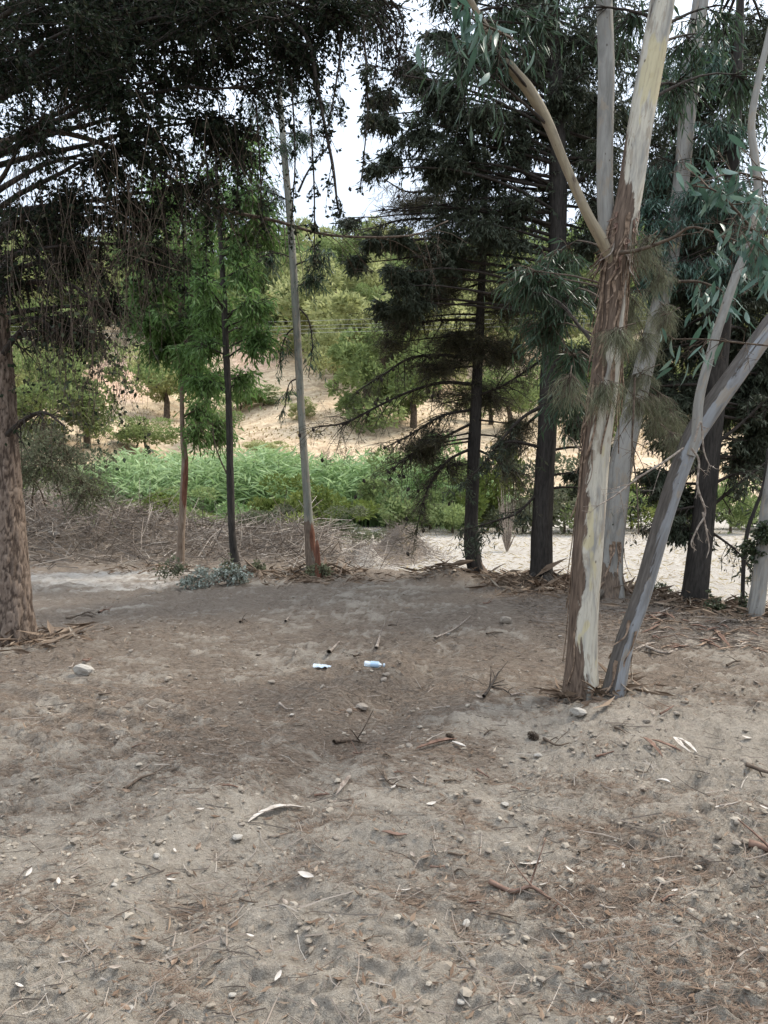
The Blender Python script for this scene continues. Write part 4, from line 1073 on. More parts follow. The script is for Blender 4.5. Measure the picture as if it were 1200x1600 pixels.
# ------------------------------------------------------------------ far side of the valley: trees, reeds, shrubs, cables
def crown_mesh(seed, mat, n=4200, flat=.8, size=.16, lobes=11, kind=0):
    rr = np.random.default_rng(seed)
    c = rr.normal(size=(lobes, 3)) * [.48, .48, .38 * flat]; c[:, 2] += .05
    s = rr.uniform(.16, .42, lobes)
    k_ = rr.integers(0, lobes, n)
    d = rr.normal(size=(n, 3)); d /= np.linalg.norm(d, axis=1)[:, None]
    P = c[k_] + d * (s[k_] * rr.uniform(.45, 1, n) ** .5)[:, None] * [1, 1, .75]
    D = unit(d * .7 + rr.normal(size=(n, 3)) * .6 + [0, 0, .35])
    L = rr.uniform(.5, 1.2, n) * size
    S = unit(np.cross(D, rr.normal(size=(n, 3))))
    m2 = P + D * L[:, None] * .5
    V = np.stack([P, m2 + S * L[:, None] * .2, P + D * L[:, None], m2 - S * L[:, None] * .2], 1).reshape(-1, 3)
    var = np.clip(.5 + .35 * (rr.uniform(-1, 1, lobes)[k_]) + rr.normal(size=n) * .15, 0, 1)
    return mkmesh('crown', V, np.arange(4 * n).reshape(-1, 4), None, mat, {'var': np.repeat(var, 4)}, False)
MARKS = [(-60, 'beside the big pine trunk'), (90, 'behind the hanging vines at left'), (200, 'left of the leftmost slim trunk'), (285, 'near the leftmost slim trunk'), (345, 'near the middle slim trunk'), (410, 'between the middle and tall slim trunks'),
         (475, 'near the tall slim trunk'), (545, 'just right of the tall slim trunk'), (620, 'midway between tall slim trunk and thin conifer'), (690, 'just left of the thin dark conifer'), (745, 'near the thin dark conifer'), (800, 'between the two dark conifer trunks'),
         (855, 'near the thick cedar trunk'), (910, 'near the foremost eucalyptus'), (975, 'near the grey eucalyptus behind'), (1040, 'near the leaning eucalyptus'), (1110, 'near the right-hand dark conifer'), (1180, 'at the right edge')]
def where(px_): return min(MARKS, key=lambda m_: abs(m_[0] - px_))[1]
def where_ground(px_, py_):
    row = 'far part of the clearing' if py_ < 1030 else ('middle of the clearing' if py_ < 1180 else ('near foreground' if py_ < 1400 else 'very front'))
    c_ = 'far left' if px_ < 200 else ('left' if px_ < 420 else ('left of centre' if px_ < 600 else ('right of centre' if px_ < 780 else ('right' if px_ < 1000 else 'far right'))))
    return 'in the ' + row + ', ' + c_
CROWN = [crown_mesh(s, M['hill_leaf'] if s % 2 else M['hill_leaf_b'], n=6500, size=.12, lobes=22, flat=1 + .2 * (s % 3)) for s in range(6)]
def far_trunk_mesh():
    m_ = MB()
    Cc = catmull(np.array([[0, 0, -.5], [.05, 0, .2], [.0, .03, .6], [.04, 0, 1.0]]), 7)
    V, Q, F3, *_ = tube(Cc, np.array([.055, .05, .042, .036, .03, .02, .01]), 7)
    return mkmesh('trunk', V, Q, F3, M['twig_brown'], {'var': V[:, 0] * 0})
FTR = far_trunk_mesh()
def far_tree(px_, py_, h, w, which, label, group=None, name='hill_tree', cat='tree', lift=.30):
    p = hit(px_, py_, False)
    t = empty(name, p, label, cat, group)
    tr = link('trunk', FTR, t); tr.scale = (h * 1.0, h * 1.0, h * .75)
    cr = link('crown', CROWN[which], t, (0, 0, h * .50)); cr.scale = (w * .55, w * .55, h * .50); cr.rotation_euler = (0, 0, random.uniform(0, 6.28))
    return t
# named ones
far_tree(255, 655, 8.5, 7.5, 1, 'light green pine standing alone on the cut slope, seen between the young trunks')
far_tree(225, 712, 3.4, 5.5, 0, 'low dark green bush where the reeds meet the cut slope', name='hill_bush', cat='bush')
far_tree(330, 690, 4.0, 4.5, 0, 'dark bush tucked behind the slim trunks at the foot of the cut slope', name='hill_bush', cat='bush')
far_tree(375, 640, 2.2, 6.0, 0, 'dark hedge-like bush along the top edge of the straw field', name='hill_bush', cat='bush')
far_tree(410, 635, 1.8, 4.0, 2, 'small dark bush at the right end of the hedge above the straw field', name='hill_bush', cat='bush')
far_tree(570, 665, 9.0, 9.0, 4, 'broad green pine at the right side of the straw field, behind the bare conifer boughs')
far_tree(640, 668, 8.5, 8.0, 2, 'green pine right of the broad one, half hidden by the thin conifer')
far_tree(520, 610, 8.0, 7.0, 3, 'green tree right of the tall slim trunk, above the straw field')
far_tree(130, 700, 7.5, 7.0, 2, 'green tree left of the cut slope, seen through the hanging vines')
far_tree(60, 700, 7.5, 8.0, 4, 'green tree low on the slope beside the big pine trunk')
far_tree(470, 655, 2.2, 2.6, 5, 'yellow-green bush on the straw field close to the tall slim trunk', name='hill_bush', cat='bush')
far_tree(415, 715, 1.6, 3.0, 1, 'small pale bush on the straw field edge above the reeds', name='hill_bush', cat='bush')
for x_, y_, h_, lab in ((520, 560, 13, 'wide feathery green pine just right of the tall slim trunk'), (590, 590, 13, 'feathery green pine reaching over the straw field, second right of the tall slim trunk'), (660, 600, 12, 'feathery green pine behind the bare boughs of the thin conifer'), (560, 520, 12, 'yellow-green pine above the straw field under the cables'),
                       (640, 530, 12, 'yellow-green pine behind the left boughs of the conifers under the cables'), (480, 500, 11, 'yellow-green tree directly behind the tall slim trunk above the cables'), (720, 560, 12, 'green pine seen between the two dark conifer trunks')):
    far_tree(x_, y_, h_, h_ * 1.15, random.choice([1, 3, 5]), lab)
zones = [('pale tree on the hill crest', 'trees along the hill crest', 22, (0, 1200), (400, 425), (7, 11)),
         ('pale tree on the upper slope', 'trees on the upper slope', 90, (390, 1200), (425, 515), (9, 13)),
         ('green tree on the upper left slope', 'trees on the upper left slope', 34, (-20, 400), (425, 545), (8, 12)),
         ('green tree on the middle slope', 'trees on the middle slope at right', 16, (500, 1200), (500, 600), (7, 10)),
         ('green tree at the slope foot', 'trees at the slope foot at right', 12, (680, 1200), (610, 700), (5, 8)),
         ('shaded green tree on left slope', 'trees on the left slope', 7, (-20, 110), (540, 660), (6, 9))]
for lab, grp, n_, xr, yr, hr in zones:
    for q in range(n_):
        x = xr[0] + (xr[1] - xr[0]) * (q + random.random()) / n_; y = random.uniform(*yr); h = random.uniform(*hr)
        far_tree(x, y, h, h * random.uniform(.75, 1.05), random.randrange(6), lab + ', ' + where(x), grp)

def reeds():
    m_ = MB(); n = 4200
    x = R.uniform(-22, 7, n); y = R.uniform(38.5, 44.5, n)
    ok = fbm(x * .25, y * .25, s=3) > -.45; x, y = x[ok], y[ok]; n = len(x)
    z = zbase(x, y)
    h = R.uniform(2.6, 4.2, n) * (1 + .12 * fbm(x * .3, y * .1, s=12)) * np.interp(x, [-22, -16, -14, 3, 5, 7], [.6, .8, 1, .9, .7, .5]) * np.interp(y, [38.5, 40, 44.5], [.55, .9, 1.0])
    b = np.stack([x, y, z], 1); lean = np.stack([R.normal(0, .35, n), R.normal(0, .3, n), h], 1)
    V, Q = bez_tubes(b, b + lean * [.2, .2, .55], b + lean, np.full(n, .018), np.full(n, .006), 2, 3)
    m_.add(V, Q, var=np.full(len(V), .35))
    nl = 13; i = np.repeat(np.arange(n), nl); t = np.tile(np.linspace(.2, 1, nl), n)[:, None]
    P = b[i] + lean[i] * np.concatenate([t ** 1.6, t ** 1.6, t], 1)
    a = R.uniform(0, 2 * PI, len(i)); D = unit(np.stack([np.cos(a), np.sin(a) * .8, R.uniform(.1, .9, len(i))], 1))
    L = R.uniform(.4, .95, len(i))
    V, Q = leaf_quads(P, D, L, L * .14)
    tip = V.reshape(-1, 4, 3); tip[:, 2, 2] -= .12 * L
    var = np.clip(.25 + .55 * t[:, 0] + .35 * fbm(b[i, 0] * .25, b[i, 1] * .4, oct=2, s=14) + R.normal(0, .15, len(i)), 0, 1)
    m_.add(tip.reshape(-1, 3), Q, var=np.repeat(var, 4))
    o = m_.build('reed_bed', M['reed'], smooth=False)
    tag(o, 'dense bed of tall green giant reeds across the valley floor', 'reeds', kind='stuff')
reeds()

SHR = {}
def shrub_mesh(seed, mat):
    return crown_mesh(seed, mat, n=3800, flat=1.0, size=.13, lobes=14)
for nm, mt in (('y', 'shrub_yellow'), ('g', 'shrub_grey'), ('d', 'hill_leaf_b'), ('r', 'reed')): SHR[nm] = [shrub_mesh(50 + s, M[mt]) for s in range(2)]
def far_shrub(px_, d, w, h, kind, label, name='shrub', cat='shrub', group=None):
    x = (px_ - 600) / F * d; p = np.array([x, d, float(zbase(x, d))])
    t = empty(name, p, label, cat, group)
    c = link('foliage', SHR[kind][random.randrange(2)], t, (0, 0, h * .42)); c.scale = (w * .55, w * .45, h * .62); c.rotation_euler = (0, 0, random.uniform(0, 6))
    tr = link('stem', FTR, t); tr.scale = (h * .5, h * .5, h * .5)
far_shrub(495, 31, 4.4, 2.6, 'y', 'bright yellow-green shrub before the reeds, just right of the tall slim trunk')
far_shrub(430, 30, 2.8, 1.7, 'g', 'olive shrub before the reeds between the two right-hand slim trunks')
far_shrub(455, 33, 3.0, 2.4, 'y', 'yellow-green shrub before the reeds, directly behind the tall slim trunk')
far_shrub(550, 28, 2.2, 1.3, 'g', 'low grey-green shrub behind the brush heap on the pale flat')
far_shrub(235, 33, 4.2, 2.2, 'y', 'yellow-green shrub before the reeds, left of the red torn trunk')
far_shrub(300, 34, 4.0, 1.9, 'd', 'green shrub before the reeds behind the red torn trunk')
far_shrub(370, 35, 3.0, 1.8, 'r', 'fresh green shrub before the reeds behind the dark slim trunk')
far_shrub(170, 30, 3.2, 1.6, 'g', 'dull green shrub beyond the brush bank beneath the hanging vines')
far_shrub(620, 36, 4.2, 3.6, 'd', 'dark green shrub at the right end of the reeds')
far_shrub(670, 37, 4.2, 4.2, 'r', 'tall fresh green shrub left of the thin dark conifer, at the reeds')
far_shrub(705, 34, 3.5, 3.0, 'd', 'dark green shrub just left of the thin dark conifer, beyond the pale flat')
far_shrub(775, 36, 4.0, 5.0, 'y', 'tall yellow-green shrub between the two dark conifers')
far_shrub(815, 34, 3.2, 3.0, 'g', 'olive shrub beside the thick cedar trunk, beyond the pale flat')
for q, x_ in enumerate((880, 925, 985, 1030, 1075, 1140, 1190, 1240)):
    far_shrub(x_, random.uniform(33, 38), random.uniform(3, 4.5), random.uniform(1.8, 3.4), random.choice('gydg'), 'dull green shrub edging the pale flat, ' + where(x_), group='shrubs along the far edge of the pale flat')
for q, x_ in enumerate((-20, 30, 80, 125)):
    far_shrub(x_, random.uniform(33, 40), random.uniform(3.5, 5), random.uniform(2.5, 4.4), random.choice('gdr'), ('first', 'second', 'third', 'fourth')[q] + ' dull green shrub from the left at the left end of the reeds', group='shrubs at the left end of the reeds')

# cables across the valley
M['cable'] = wood_mat('cable', (.26, .26, .25), (.34, .34, .33))
for q, (ya, yb, lab) in enumerate(((527, 500, 'lowest'), (521, 494, 'second lowest'), (516, 488, 'second highest'), (508, 481, 'topmost'))):
    a = pix(100, ya, 62 + q * .4); b = pix(1000, yb, 66 + q * .4); dv = unit(b - a)
    a2 = a - dv * 40; b2 = b + dv * 40; n_ = 60; t = np.linspace(0, 1, n_)[:, None]
    Cc = a2 * (1 - t) + b2 * t - np.array([0, 0, 1]) * 1.3 * (4 * t * (1 - t) - .8)
    m_ = MB(); V, Q, F3, *_ = tube(Cc, np.full(n_, .014), 6); m_.add(V, Q, F3)
    tag(m_.build('power_cable', M['cable']), lab + ' of the thin pale overhead cables crossing in front of the hill', 'cable', 'overhead cables')

# ------------------------------------------------------------------ brush bank and litter (stuff nobody could count)
def on_ground(x, y, up): return np.stack([x, y, zg(x, y) + up], 1)
def brush_bank():
    m_ = MB(); n = 8500
    x = R.uniform(-11, .1, n); y = 16.2 - .12 * x + R.normal(0, 1.1, n) - .6
    hx = np.interp(x, [-20, -9, -7, -5.2, -3.9, -3, -2, -1.1, -.5, .2], [1, 1, 1, .9, .8, .8, .8, .7, .4, .1])
    keep = R.uniform(size=n) < hx; x, y = x[keep], y[keep]; n = len(x)
    P = on_ground(x, y, R.uniform(0, .16, n)); d = unit(rdir(n) * [1, 1, .45]); l = R.gamma(2.2, .2, n)[:, None] + .1
    P2 = P + d * l; P1 = (P + P2) / 2 + R.normal(size=P.shape) * .05 * l
    rr = R.uniform(.003, .012, n)
    V, Q = bez_tubes(P, P1, P2, rr, rr * .5, 2, 3); m_.add(V, Q, var=np.repeat(R.beta(1.6, 1.8, n), 9))
    tag(m_.build('brush_bank', M['brush'], smooth=False), 'bank of dead twigs and roots pushed up across the left middle', 'brush', kind='stuff')
    m_ = MB(); n = 2600
    sel = R.uniform(size=n) < .65
    x = np.where(sel, R.normal(.55, .6, n), R.normal(-.5, .5, n)); y = np.where(sel, R.normal(23.2, .8, n), R.normal(20.6, .6, n))
    P = on_ground(x, y, R.uniform(0, .1, n)); l = R.gamma(2.2, .12, n)[:, None] + .06; P2 = P + unit(rdir(n) * [1, 1, .4]) * l
    rr = R.uniform(.003, .008, n); V, Q = bez_tubes(P, (P + P2) / 2 + R.normal(size=P.shape) * .03, P2, rr, rr * .5, 2, 3); m_.add(V, Q, var=np.repeat(R.beta(2, 2.4, n), 9))
    tag(m_.build('brush_heap', M['brush'], smooth=False), 'low heap of torn roots and twigs lying on the pale flat', 'brush', kind='stuff')
brush_bank()

def scatter_xy(n, d0, d1, pw=1.0, x0=-.62, x1=.62):
    """more of them close by, about even over the picture"""
    u = R.uniform(size=n)
    y = 1 / (1 / d0 + u * (1 / d1 - 1 / d0)) if pw == 1 else d0 * (d1 / d0) ** u
    return R.uniform(x0, x1, n) * (y + .3), y

def litter():
    # pine needles
    x, y = scatter_xy(230000, 1.7, 9, 1)
    y2 = ss(3.2, 6, y)
    dens = .40 + .26 * fbm(x * .9, y * .9, oct=3, s=111) + .30 * fbm(x * 3.1, y * 4.2, oct=3, s=112) + .28 * y2 - .3 * np.exp(-((x - 1.6) / 1.1) ** 2 - ((y - 4.6) / .9) ** 2) - .05 * ss(.8, 2.5, x) + .06
    dens = dens + .25 * fbm(x * 6, y * 6, oct=2, s=113)
    keep = R.uniform(size=len(x)) < ss(.25, .8, dens); x, y = x[keep], y[keep]; n = len(x)
    P = on_ground(x, y, R.uniform(.001, .010, n))
    flow = .25 + 1.3 * fbm(x * .8, y * .8, oct=2, s=44); a = np.where(R.uniform(size=n) < .65, flow + R.normal(0, .5, n), R.uniform(0, PI, n))
    D = np.stack([np.cos(a), np.sin(a), R.normal(0, .10, n)], 1); L = R.uniform(.03, .085, n)
    V, Q = leaf_quads(P, unit(D), L, .0016 + .00035 * y, side=np.tile([0, 0, 1.0], (n, 1)))
    m_ = MB(); m_.add(V, Q, var=np.repeat(R.beta(1.6, 2.4, n), 4))
    tag(m_.build('needle_litter', M['litter_needle'], smooth=False), 'fallen brown pine needles strewn over the soil', 'needle litter', kind='stuff')
    # leaves, chips of bark
    x, y = scatter_xy(5500, 1.7, 17, 1)
    x2, y2 = scatter_xy(9000, 5, 17, 2)
    xr = R.uniform(1.6, 6.5, 16000); yr = R.uniform(7.0, 10.5, 16000); kr = yr < ridge_y(xr) + .4
    x = np.concatenate([x, x2, xr[kr]]); y = np.concatenate([y, y2, yr[kr]])
    keep = (fbm(x * 1.1, y * 1.1, oct=2, s=131) + R.normal(0, .35, len(x)) > -.05) & (y < ridge_y(x) + 2); x, y = x[keep], y[keep]; n = len(x)
    a = R.uniform(0, 2 * PI, n); D = unit(np.stack([np.cos(a), np.sin(a), R.normal(0, .22, n)], 1))
    L = R.gamma(3, .007, n) + .008 + .0022 * y
    V, Q = leaf_quads(on_ground(x, y, R.uniform(.002, .014, n)), D, L, L * R.uniform(.12, .4, n), side=np.tile([0, 0, 1.0], (n, 1)) + rdir(n) * .5)
    m_ = MB(); m_.add(V, Q, var=np.repeat(R.beta(1.2, 5, n), 4))
    tag(m_.build('leaf_litter', M['litter_leaf'], smooth=False), 'dry leaves and bark chips strewn over the soil', 'leaf litter', kind='stuff')
    # shed bark curls heaped along the lip
    n = 7000; x = R.uniform(1.5, 6.8, n); y = ridge_y(x) - np.abs(R.normal(0, .75, n)) + .5
    x = np.concatenate([x, R.normal(-1.1, .5, 700), R.normal(1.0, .4, 300), R.normal(2.3, .4, 700), R.normal(1.50, .17, 260), R.normal(-3.4, .3, 300), R.normal(-3.9, .5, 200), R.normal(-2.4, .35, 200)]); y = np.concatenate([y, R.normal(12.0, .4, 700), R.normal(12.0, .3, 300), R.normal(10.9, .35, 700), R.normal(5.35, .10, 260), R.normal(7.1, .2, 300), R.normal(13.5, .3, 200), R.normal(12.0, .3, 200)]); n = len(x)
    P = on_ground(x, y, R.uniform(.005, .06, n)); a = R.uniform(0, 2 * PI, n); D = unit(np.stack([np.cos(a), np.sin(a), R.normal(.05, .3, n)], 1)); L = R.gamma(2.2, .05, n) + .05
    V, Q = leaf_quads(P, D, L, L * R.uniform(.08, .22, n)); m_ = MB(); m_.add(V, Q, var=np.repeat(R.beta(1.4, 3, n), 4))
    tag(m_.build('bark_litter', M['litter_leaf'], smooth=False), 'brown curls of shed bark and leaves heaped along the lip of the slope under the trees', 'bark litter', kind='stuff')
    # twigs
    x, y = scatter_xy(3600, 1.7, 17, 2); xr = R.uniform(1.6, 6.5, 5000); yr = R.uniform(7.0, 10.5, 5000); kr = yr < ridge_y(xr) + .4
    x = np.concatenate([x, xr[kr]]); y = np.concatenate([y, yr[kr]]); kp = y < ridge_y(x) + 1.5; x, y = x[kp], y[kp]; n = len(x)
    P = on_ground(x, y, R.uniform(.002, .012, n)); a = R.uniform(0, 2 * PI, n); L = (R.gamma(2.0, .035, n) + .03 + .006 * y)[:, None]
    P2 = P + np.stack([np.cos(a), np.sin(a), R.normal(0, .08, n)], 1) * L; P2[:, 2] = np.maximum(P2[:, 2], zg(P2[:, 0], P2[:, 1]) + .002)
    r_ = R.uniform(.0012, .0035, n); V, Q = bez_tubes(P, (P + P2) / 2 + R.normal(size=P.shape) * [.12, .12, .05] * L, P2, r_, r_ * .6, 2, 3)
    m_ = MB(); m_.add(V, Q, var=np.repeat(R.beta(1.5, 2.2, n), 9))
    tag(m_.build('twig_litter', M['brush'], smooth=False), 'small fallen twigs strewn over the soil', 'twig litter', kind='stuff')
    # crumbs and pebbles
    n = 12000; x, y = scatter_xy(n, 1.7, 12, 1); kp = fbm(x * 1.3, y * 1.3, s=141) + R.normal(0, .35, n) > .0; x, y = x[kp], y[kp]; n = len(x)
    s = np.minimum(R.gamma(1.6, .0024, n) + .002 + .0004 * y, .020)
    g = (1 + 5 ** .5) / 2
    ico = np.array([[-1, g, 0], [1, g, 0], [-1, -g, 0], [1, -g, 0], [0, -1, g], [0, 1, g], [0, -1, -g], [0, 1, -g], [g, 0, -1], [g, 0, 1], [-g, 0, -1], [-g, 0, 1]], float) / 1.9
    tri = np.array([[0, 11, 5], [0, 5, 1], [0, 1, 7], [0, 7, 10], [0, 10, 11], [1, 5, 9], [5, 11, 4], [11, 10, 2], [10, 7, 6], [7, 1, 8], [3, 9, 4], [3, 4, 2], [3, 2, 6], [3, 6, 8], [3, 8, 9], [4, 9, 5], [2, 4, 11], [6, 2, 10], [8, 6, 7], [9, 8, 1]])
    V = ico[None] * (1 + R.uniform(-.28, .28, (n, 12, 1))) * s[:, None, None] * np.stack([R.uniform(.8, 1.7, n), R.uniform(.8, 1.3, n), R.uniform(.5, .9, n)], 1)[:, None]
    an = R.uniform(0, 2 * PI, n); c, s_ = np.cos(an)[:, None], np.sin(an)[:, None]
    V = np.stack([V[..., 0] * c - V[..., 1] * s_, V[..., 0] * s_ + V[..., 1] * c, V[..., 2]], -1) + on_ground(x, y, s * .1)[:, None]
    m_ = MB(); m_.add(V.reshape(-1, 3), None, (tri[None] + (np.arange(n) * 12)[:, None, None]).reshape(-1, 3), var=np.repeat(R.uniform(size=n), 12))
    tag(m_.build('soil_crumbs', M['clod'], smooth=False), 'crumbs of soil and small pebbles over the ground', 'pebbles', kind='stuff')
    # straw on the pale terrace and hill tussocks
    n = 12000; y = R.uniform(12, 38, n); x = R.uniform(-.3, .62, n) * y; kp = y > ridge_y(x) + 1.2; x, y = x[kp], y[kp]; n = len(x)
    a = R.uniform(0, 2 * PI, n); D = unit(np.stack([np.cos(a), np.sin(a), np.abs(R.normal(0, .35, n))], 1)); L = R.uniform(.08, .3, n)
    V, Q = leaf_quads(on_ground(x, y, .01 + 0 * x), D, L, L * .09)
    m_ = MB(); m_.add(V, Q, var=np.repeat(R.beta(1.5, 1.8, n), 4))
    tag(m_.build('straw', M['straw'], smooth=False), 'flattened straw and stalks over the pale flat', 'straw', kind='stuff')
    n = 26000; px_ = R.uniform(-50, 1250, n); y = R.uniform(47, 125, n); x = (px_ - 600) / F * y
    kp = fbm(x * .12, y * .2, oct=3, s=151) + R.normal(0, .2, n) > .0; x, y = x[kp], y[kp]; n = len(x)
    D = unit(np.stack([R.normal(0, .5, n), R.normal(0, .4, n), np.ones(n)], 1)); L = R.uniform(.12, .34, n)
    V, Q = leaf_quads(on_ground(x, y, 0 * x - .05), D, L, L * .7)
    m_ = MB(); m_.add(V, Q, var=np.repeat(np.clip(R.beta(2, 2, n) + .2 * fbm(x * .1, y * .1, s=3), 0, 1), 4))
    tag(m_.build('dry_grass', M['straw'], smooth=False), 'tufts of dry grass over the straw-coloured hillside', 'dry grass', kind='stuff')
litter()

# ------------------------------------------------------------------ stones
def stone_mesh(seed):
    rr = np.random.default_rng(seed)
    m_ = bpy.data.meshes.new('stone_shape')
    import bmesh
    bm = bmesh.new(); bmesh.ops.create_icosphere(bm, subdivisions=2, radius=1)
    cut = [(unit(rr.normal(size=3)), rr.uniform(.55, .85)) for _ in range(7)]
    for v in bm.verts:
        p = np.array(v.co)
        for nrm, d in cut:
            e = p @ nrm - d
            if e > 0: p = p - nrm * e * .92
        p = p * [1.2, 1, .7] * (1 + .05 * rr.normal())
        v.co = p
    bm.to_mesh(m_); bm.free()
    return m_
SM = [stone_mesh(s) for s in range(7)]
SMp = [s.copy() for s in SM]
for s in SM: s.materials.append(M['stone'])
for s in SMp: s.materials.append(M['pale_stone'])
def stone(px_, py_, wpx, label, pale=False, group=None, sink=.1, name='stone'):
    p = hit(px_, py_); d = p[1]; s = wpx * d / F / 2.3
    o = link(name, (SMp if pale else SM)[random.randrange(7)], None, (p[0], p[1], p[2] + s * (.45 - sink)))
    o.scale = (s, s * random.uniform(.7, 1.1), s * random.uniform(.7, 1)); o.rotation_euler = (random.uniform(-.25, .25), random.uniform(-.25, .25), random.uniform(0, 6))
    tag(o, label, 'stone', group)
stone(131, 1054, 36, 'large pale stone right of the big pine foot', True)
stone(790, 974, 24, 'tan angular stone on the soil left of the foremost eucalyptus')
stone(263, 1066, 17, 'rounded brown stone right of the large pale stone')
stone(86, 838, 24, 'white stone in the brush bank beside the big pine', True)
stone(52, 832, 20, 'white stone half hidden against the big pine trunk in the brush bank', True)
stone(190, 836, 10, 'small white stone on the brush bank', True)
stone(568, 1112, 24, 'grey-brown clod in front of the bottles')
stone(546, 1116, 14, 'small brown stone left of the grey-brown clod')
stone(250, 1324, 15, 'pale round pebble left of the white bark strip')
stone(196, 1334, 16, 'flat pale pebble, leftmost of the row in the lower left')
stone(372, 1318, 20, 'flat pale pebble below the white bark strip', True)
stone(118, 1324, 22, 'dusty boulder-like clod in the lower left')
stone(1010, 1132, 14, 'small grey clod right of the two near trunks')
stone(1165, 1196, 22, 'dark grey clod near the right edge')
stone(824, 1308, 10, 'small square brown stone at right, lower middle')
stone(700, 992, 8, 'tiny pale stone beside the foremost trunk', True)
stone(902, 1122, 30, 'pale flat stone against the foot of the foremost eucalyptus', True)
stone(875, 995, 8, 'white pebble left of the foremost trunk', True)
stone(425, 1072, 14, 'pale brown stone left of the plastic wrapper')
stone(600, 1068, 16, 'pale clod below the plastic bottle')
for q in range(100):
    u = random.random(); y = 1010 + 585 * u ** .8; x = random.uniform(0, 1200)
    stone(x, y, random.gauss(9, 3) + 7 * u, 'small dusty stone on bare soil ' + where_ground(x, y), random.random() < .10, 'small stones scattered over the soil', .15)
for q in range(24):
    stone(random.gauss(1000, 70), random.gauss(1150, 25), random.uniform(7, 14), 'small clod on the mound below the near eucalyptus', False, 'clods on the mound at the near eucalyptus', .15)

# ------------------------------------------------------------------ sticks, bark, cones, bottles
def stick(pts, wpx, mat, label, name='stick', cat='stick', side=4, flat=1.0, group=None):
    P = np.array([[*hit(a, b), 0] for a, b in pts]); d = P[:, 1].mean(); w = wpx * d / F * .5
    P[:, 2] += w * 1.1 + .004
    C_ = catmull(P, 16); r = np.linspace(w, w * .45, 16)
    org = C_[0, :3].copy(); m_ = MB()
    V, Q, F3, *_ = tube(C_[:, :3], r, 7, lambda A, L, rr: 1 + .2 * vnoise(np.cos(A) * 2, np.sin(A) * 2, L * 30, 7)); m_.add(V, Q, F3)
    if side:
        i = R.integers(4, 15, side); S0 = C_[i, :3]; S2 = S0 + unit(rdir(side) * [1, 1, .5] + [0, 0, .35]) * R.uniform(3, 9, (side, 1)) * w * 2
        V, Q = bez_tubes(S0, (S0 + S2) / 2 + R.normal(size=S0.shape) * w, S2, np.full(side, w * .4), np.full(side, w * .15), 3, 4); m_.add(V, Q)
    me_o = m_.build(name, mat, None, org); me_o.location = org
    return tag(me_o, label, cat, group)
def bark_piece(pts, wpx, mat, label, group=None):
    """a curled ribbon of shed bark"""
    P = np.array([[*hit(a, b), 0] for a, b in pts]); d = P[:, 1].mean(); w = wpx * d / F * .5
    C_ = catmull(P, 14); C_[:, 2] += w * .5 + .006 + .02 * np.sin(np.linspace(0, PI, 14)) * w / .02 * .3
    org = C_[0, :3].copy(); T = np.gradient(C_[:, :3], axis=0); T = unit(T); S = unit(np.cross(T, np.tile([0, 0, 1.0], (14, 1))))
    prof = np.interp(np.linspace(0, 1, 14), [0, .2, .6, .85, 1], [.1, .8, 1, .6, .08]) * w * (1 + .15 * R.normal(size=14))
    rows = []
    for u in (-1, -.5, 0, .5, 1): rows.append(C_[:, :3] + S * (prof * u)[:, None] + np.array([0, 0, 1]) * (prof * (u * u) * .7)[:, None])
    low = [r_ - [0, 0, max(.003, w * .12)] for r_ in rows]
    V = np.concatenate(rows + low[::-1]); n = 14; i = np.arange(n - 1); Q = []
    for a in range(10):
        b = (a + 1) % 10; Q.append(np.stack([a * n + i, b * n + i, b * n + i + 1, a * n + i + 1], 1))
    m_ = MB(); m_.add(V, np.concatenate(Q)); o = m_.build('bark_strip', mat, None, org); o.location = org
    return tag(o, label, 'bark', group)
bark_piece([(388, 1292), (410, 1276), (440, 1272), (476, 1268)], 11, M['bark_pale'], 'long white strip of shed bark in the lower left')
bark_piece([(1052, 1158), (1064, 1170), (1080, 1184)], 8, M['bark_pale'], 'pale bark strip, right one of a crossed pair right of the near trunks')
bark_piece([(1056, 1155), (1072, 1166), (1090, 1180)], 6, M['bark_pale'], 'pale bark strip lying over another right of the near trunks')
bark_piece([(1005, 1160), (1020, 1172), (1036, 1186)], 8, M['bark_rust'], 'rust-brown bark strip right of the mound below the near trunks')
bark_piece([(1018, 1162), (1040, 1170), (1065, 1178)], 7, M['bark_rust'], 'curled reddish bark strip touching the pale strips')
bark_piece([(650, 1176), (680, 1168), (714, 1158)], 9, M['bark_rust'], 'reddish bark strip beside a pine cone in the middle')
bark_piece([(706, 1164), (718, 1170), (728, 1175)], 6, M['bark_pale'], 'small white bark strip beside the reddish strip in the middle')
bark_piece([(1024, 1222), (1036, 1223), (1048, 1226)], 6, M['bark_pale'], 'small bright white strip right of the mound')
bark_piece([(1115, 985), (1130, 1005), (1142, 1016)], 7, M['bark_rust'], 'long reddish bark strip in the litter at right')
bark_piece([(548, 1222), (535, 1236), (524, 1248)], 9, M['twig_pale'], 'curved pale brown bark piece in the middle foreground')
bark_piece([(596, 1310), (620, 1314), (636, 1312)], 8, M['bark_rust'], 'dark reddish bark flake in the middle foreground')
stick([(765, 1390), (800, 1400), (830, 1406), (860, 1414)], 9, M['bark_rust'], 'crooked dark red-brown stick in the lower right', side=3)
stick([(756, 1092), (768, 1075), (780, 1052)], 5, M['twig_dark'], 'forked dark dead twig standing up left of the foremost eucalyptus', side=5)
stick([(770, 1078), (785, 1082), (796, 1086)], 3, M['twig_dark'], 'thin dark twig lying beside the upright forked twig', side=2)
stick([(514, 1030), (520, 1018), (530, 1010)], 7, M['twig_pale'], 'short curved pale stick above the plastic wrapper', side=0)
stick([(588, 1018), (594, 1002)], 6, M['twig_pale'], 'short pale stick above the plastic bottle', side=1)
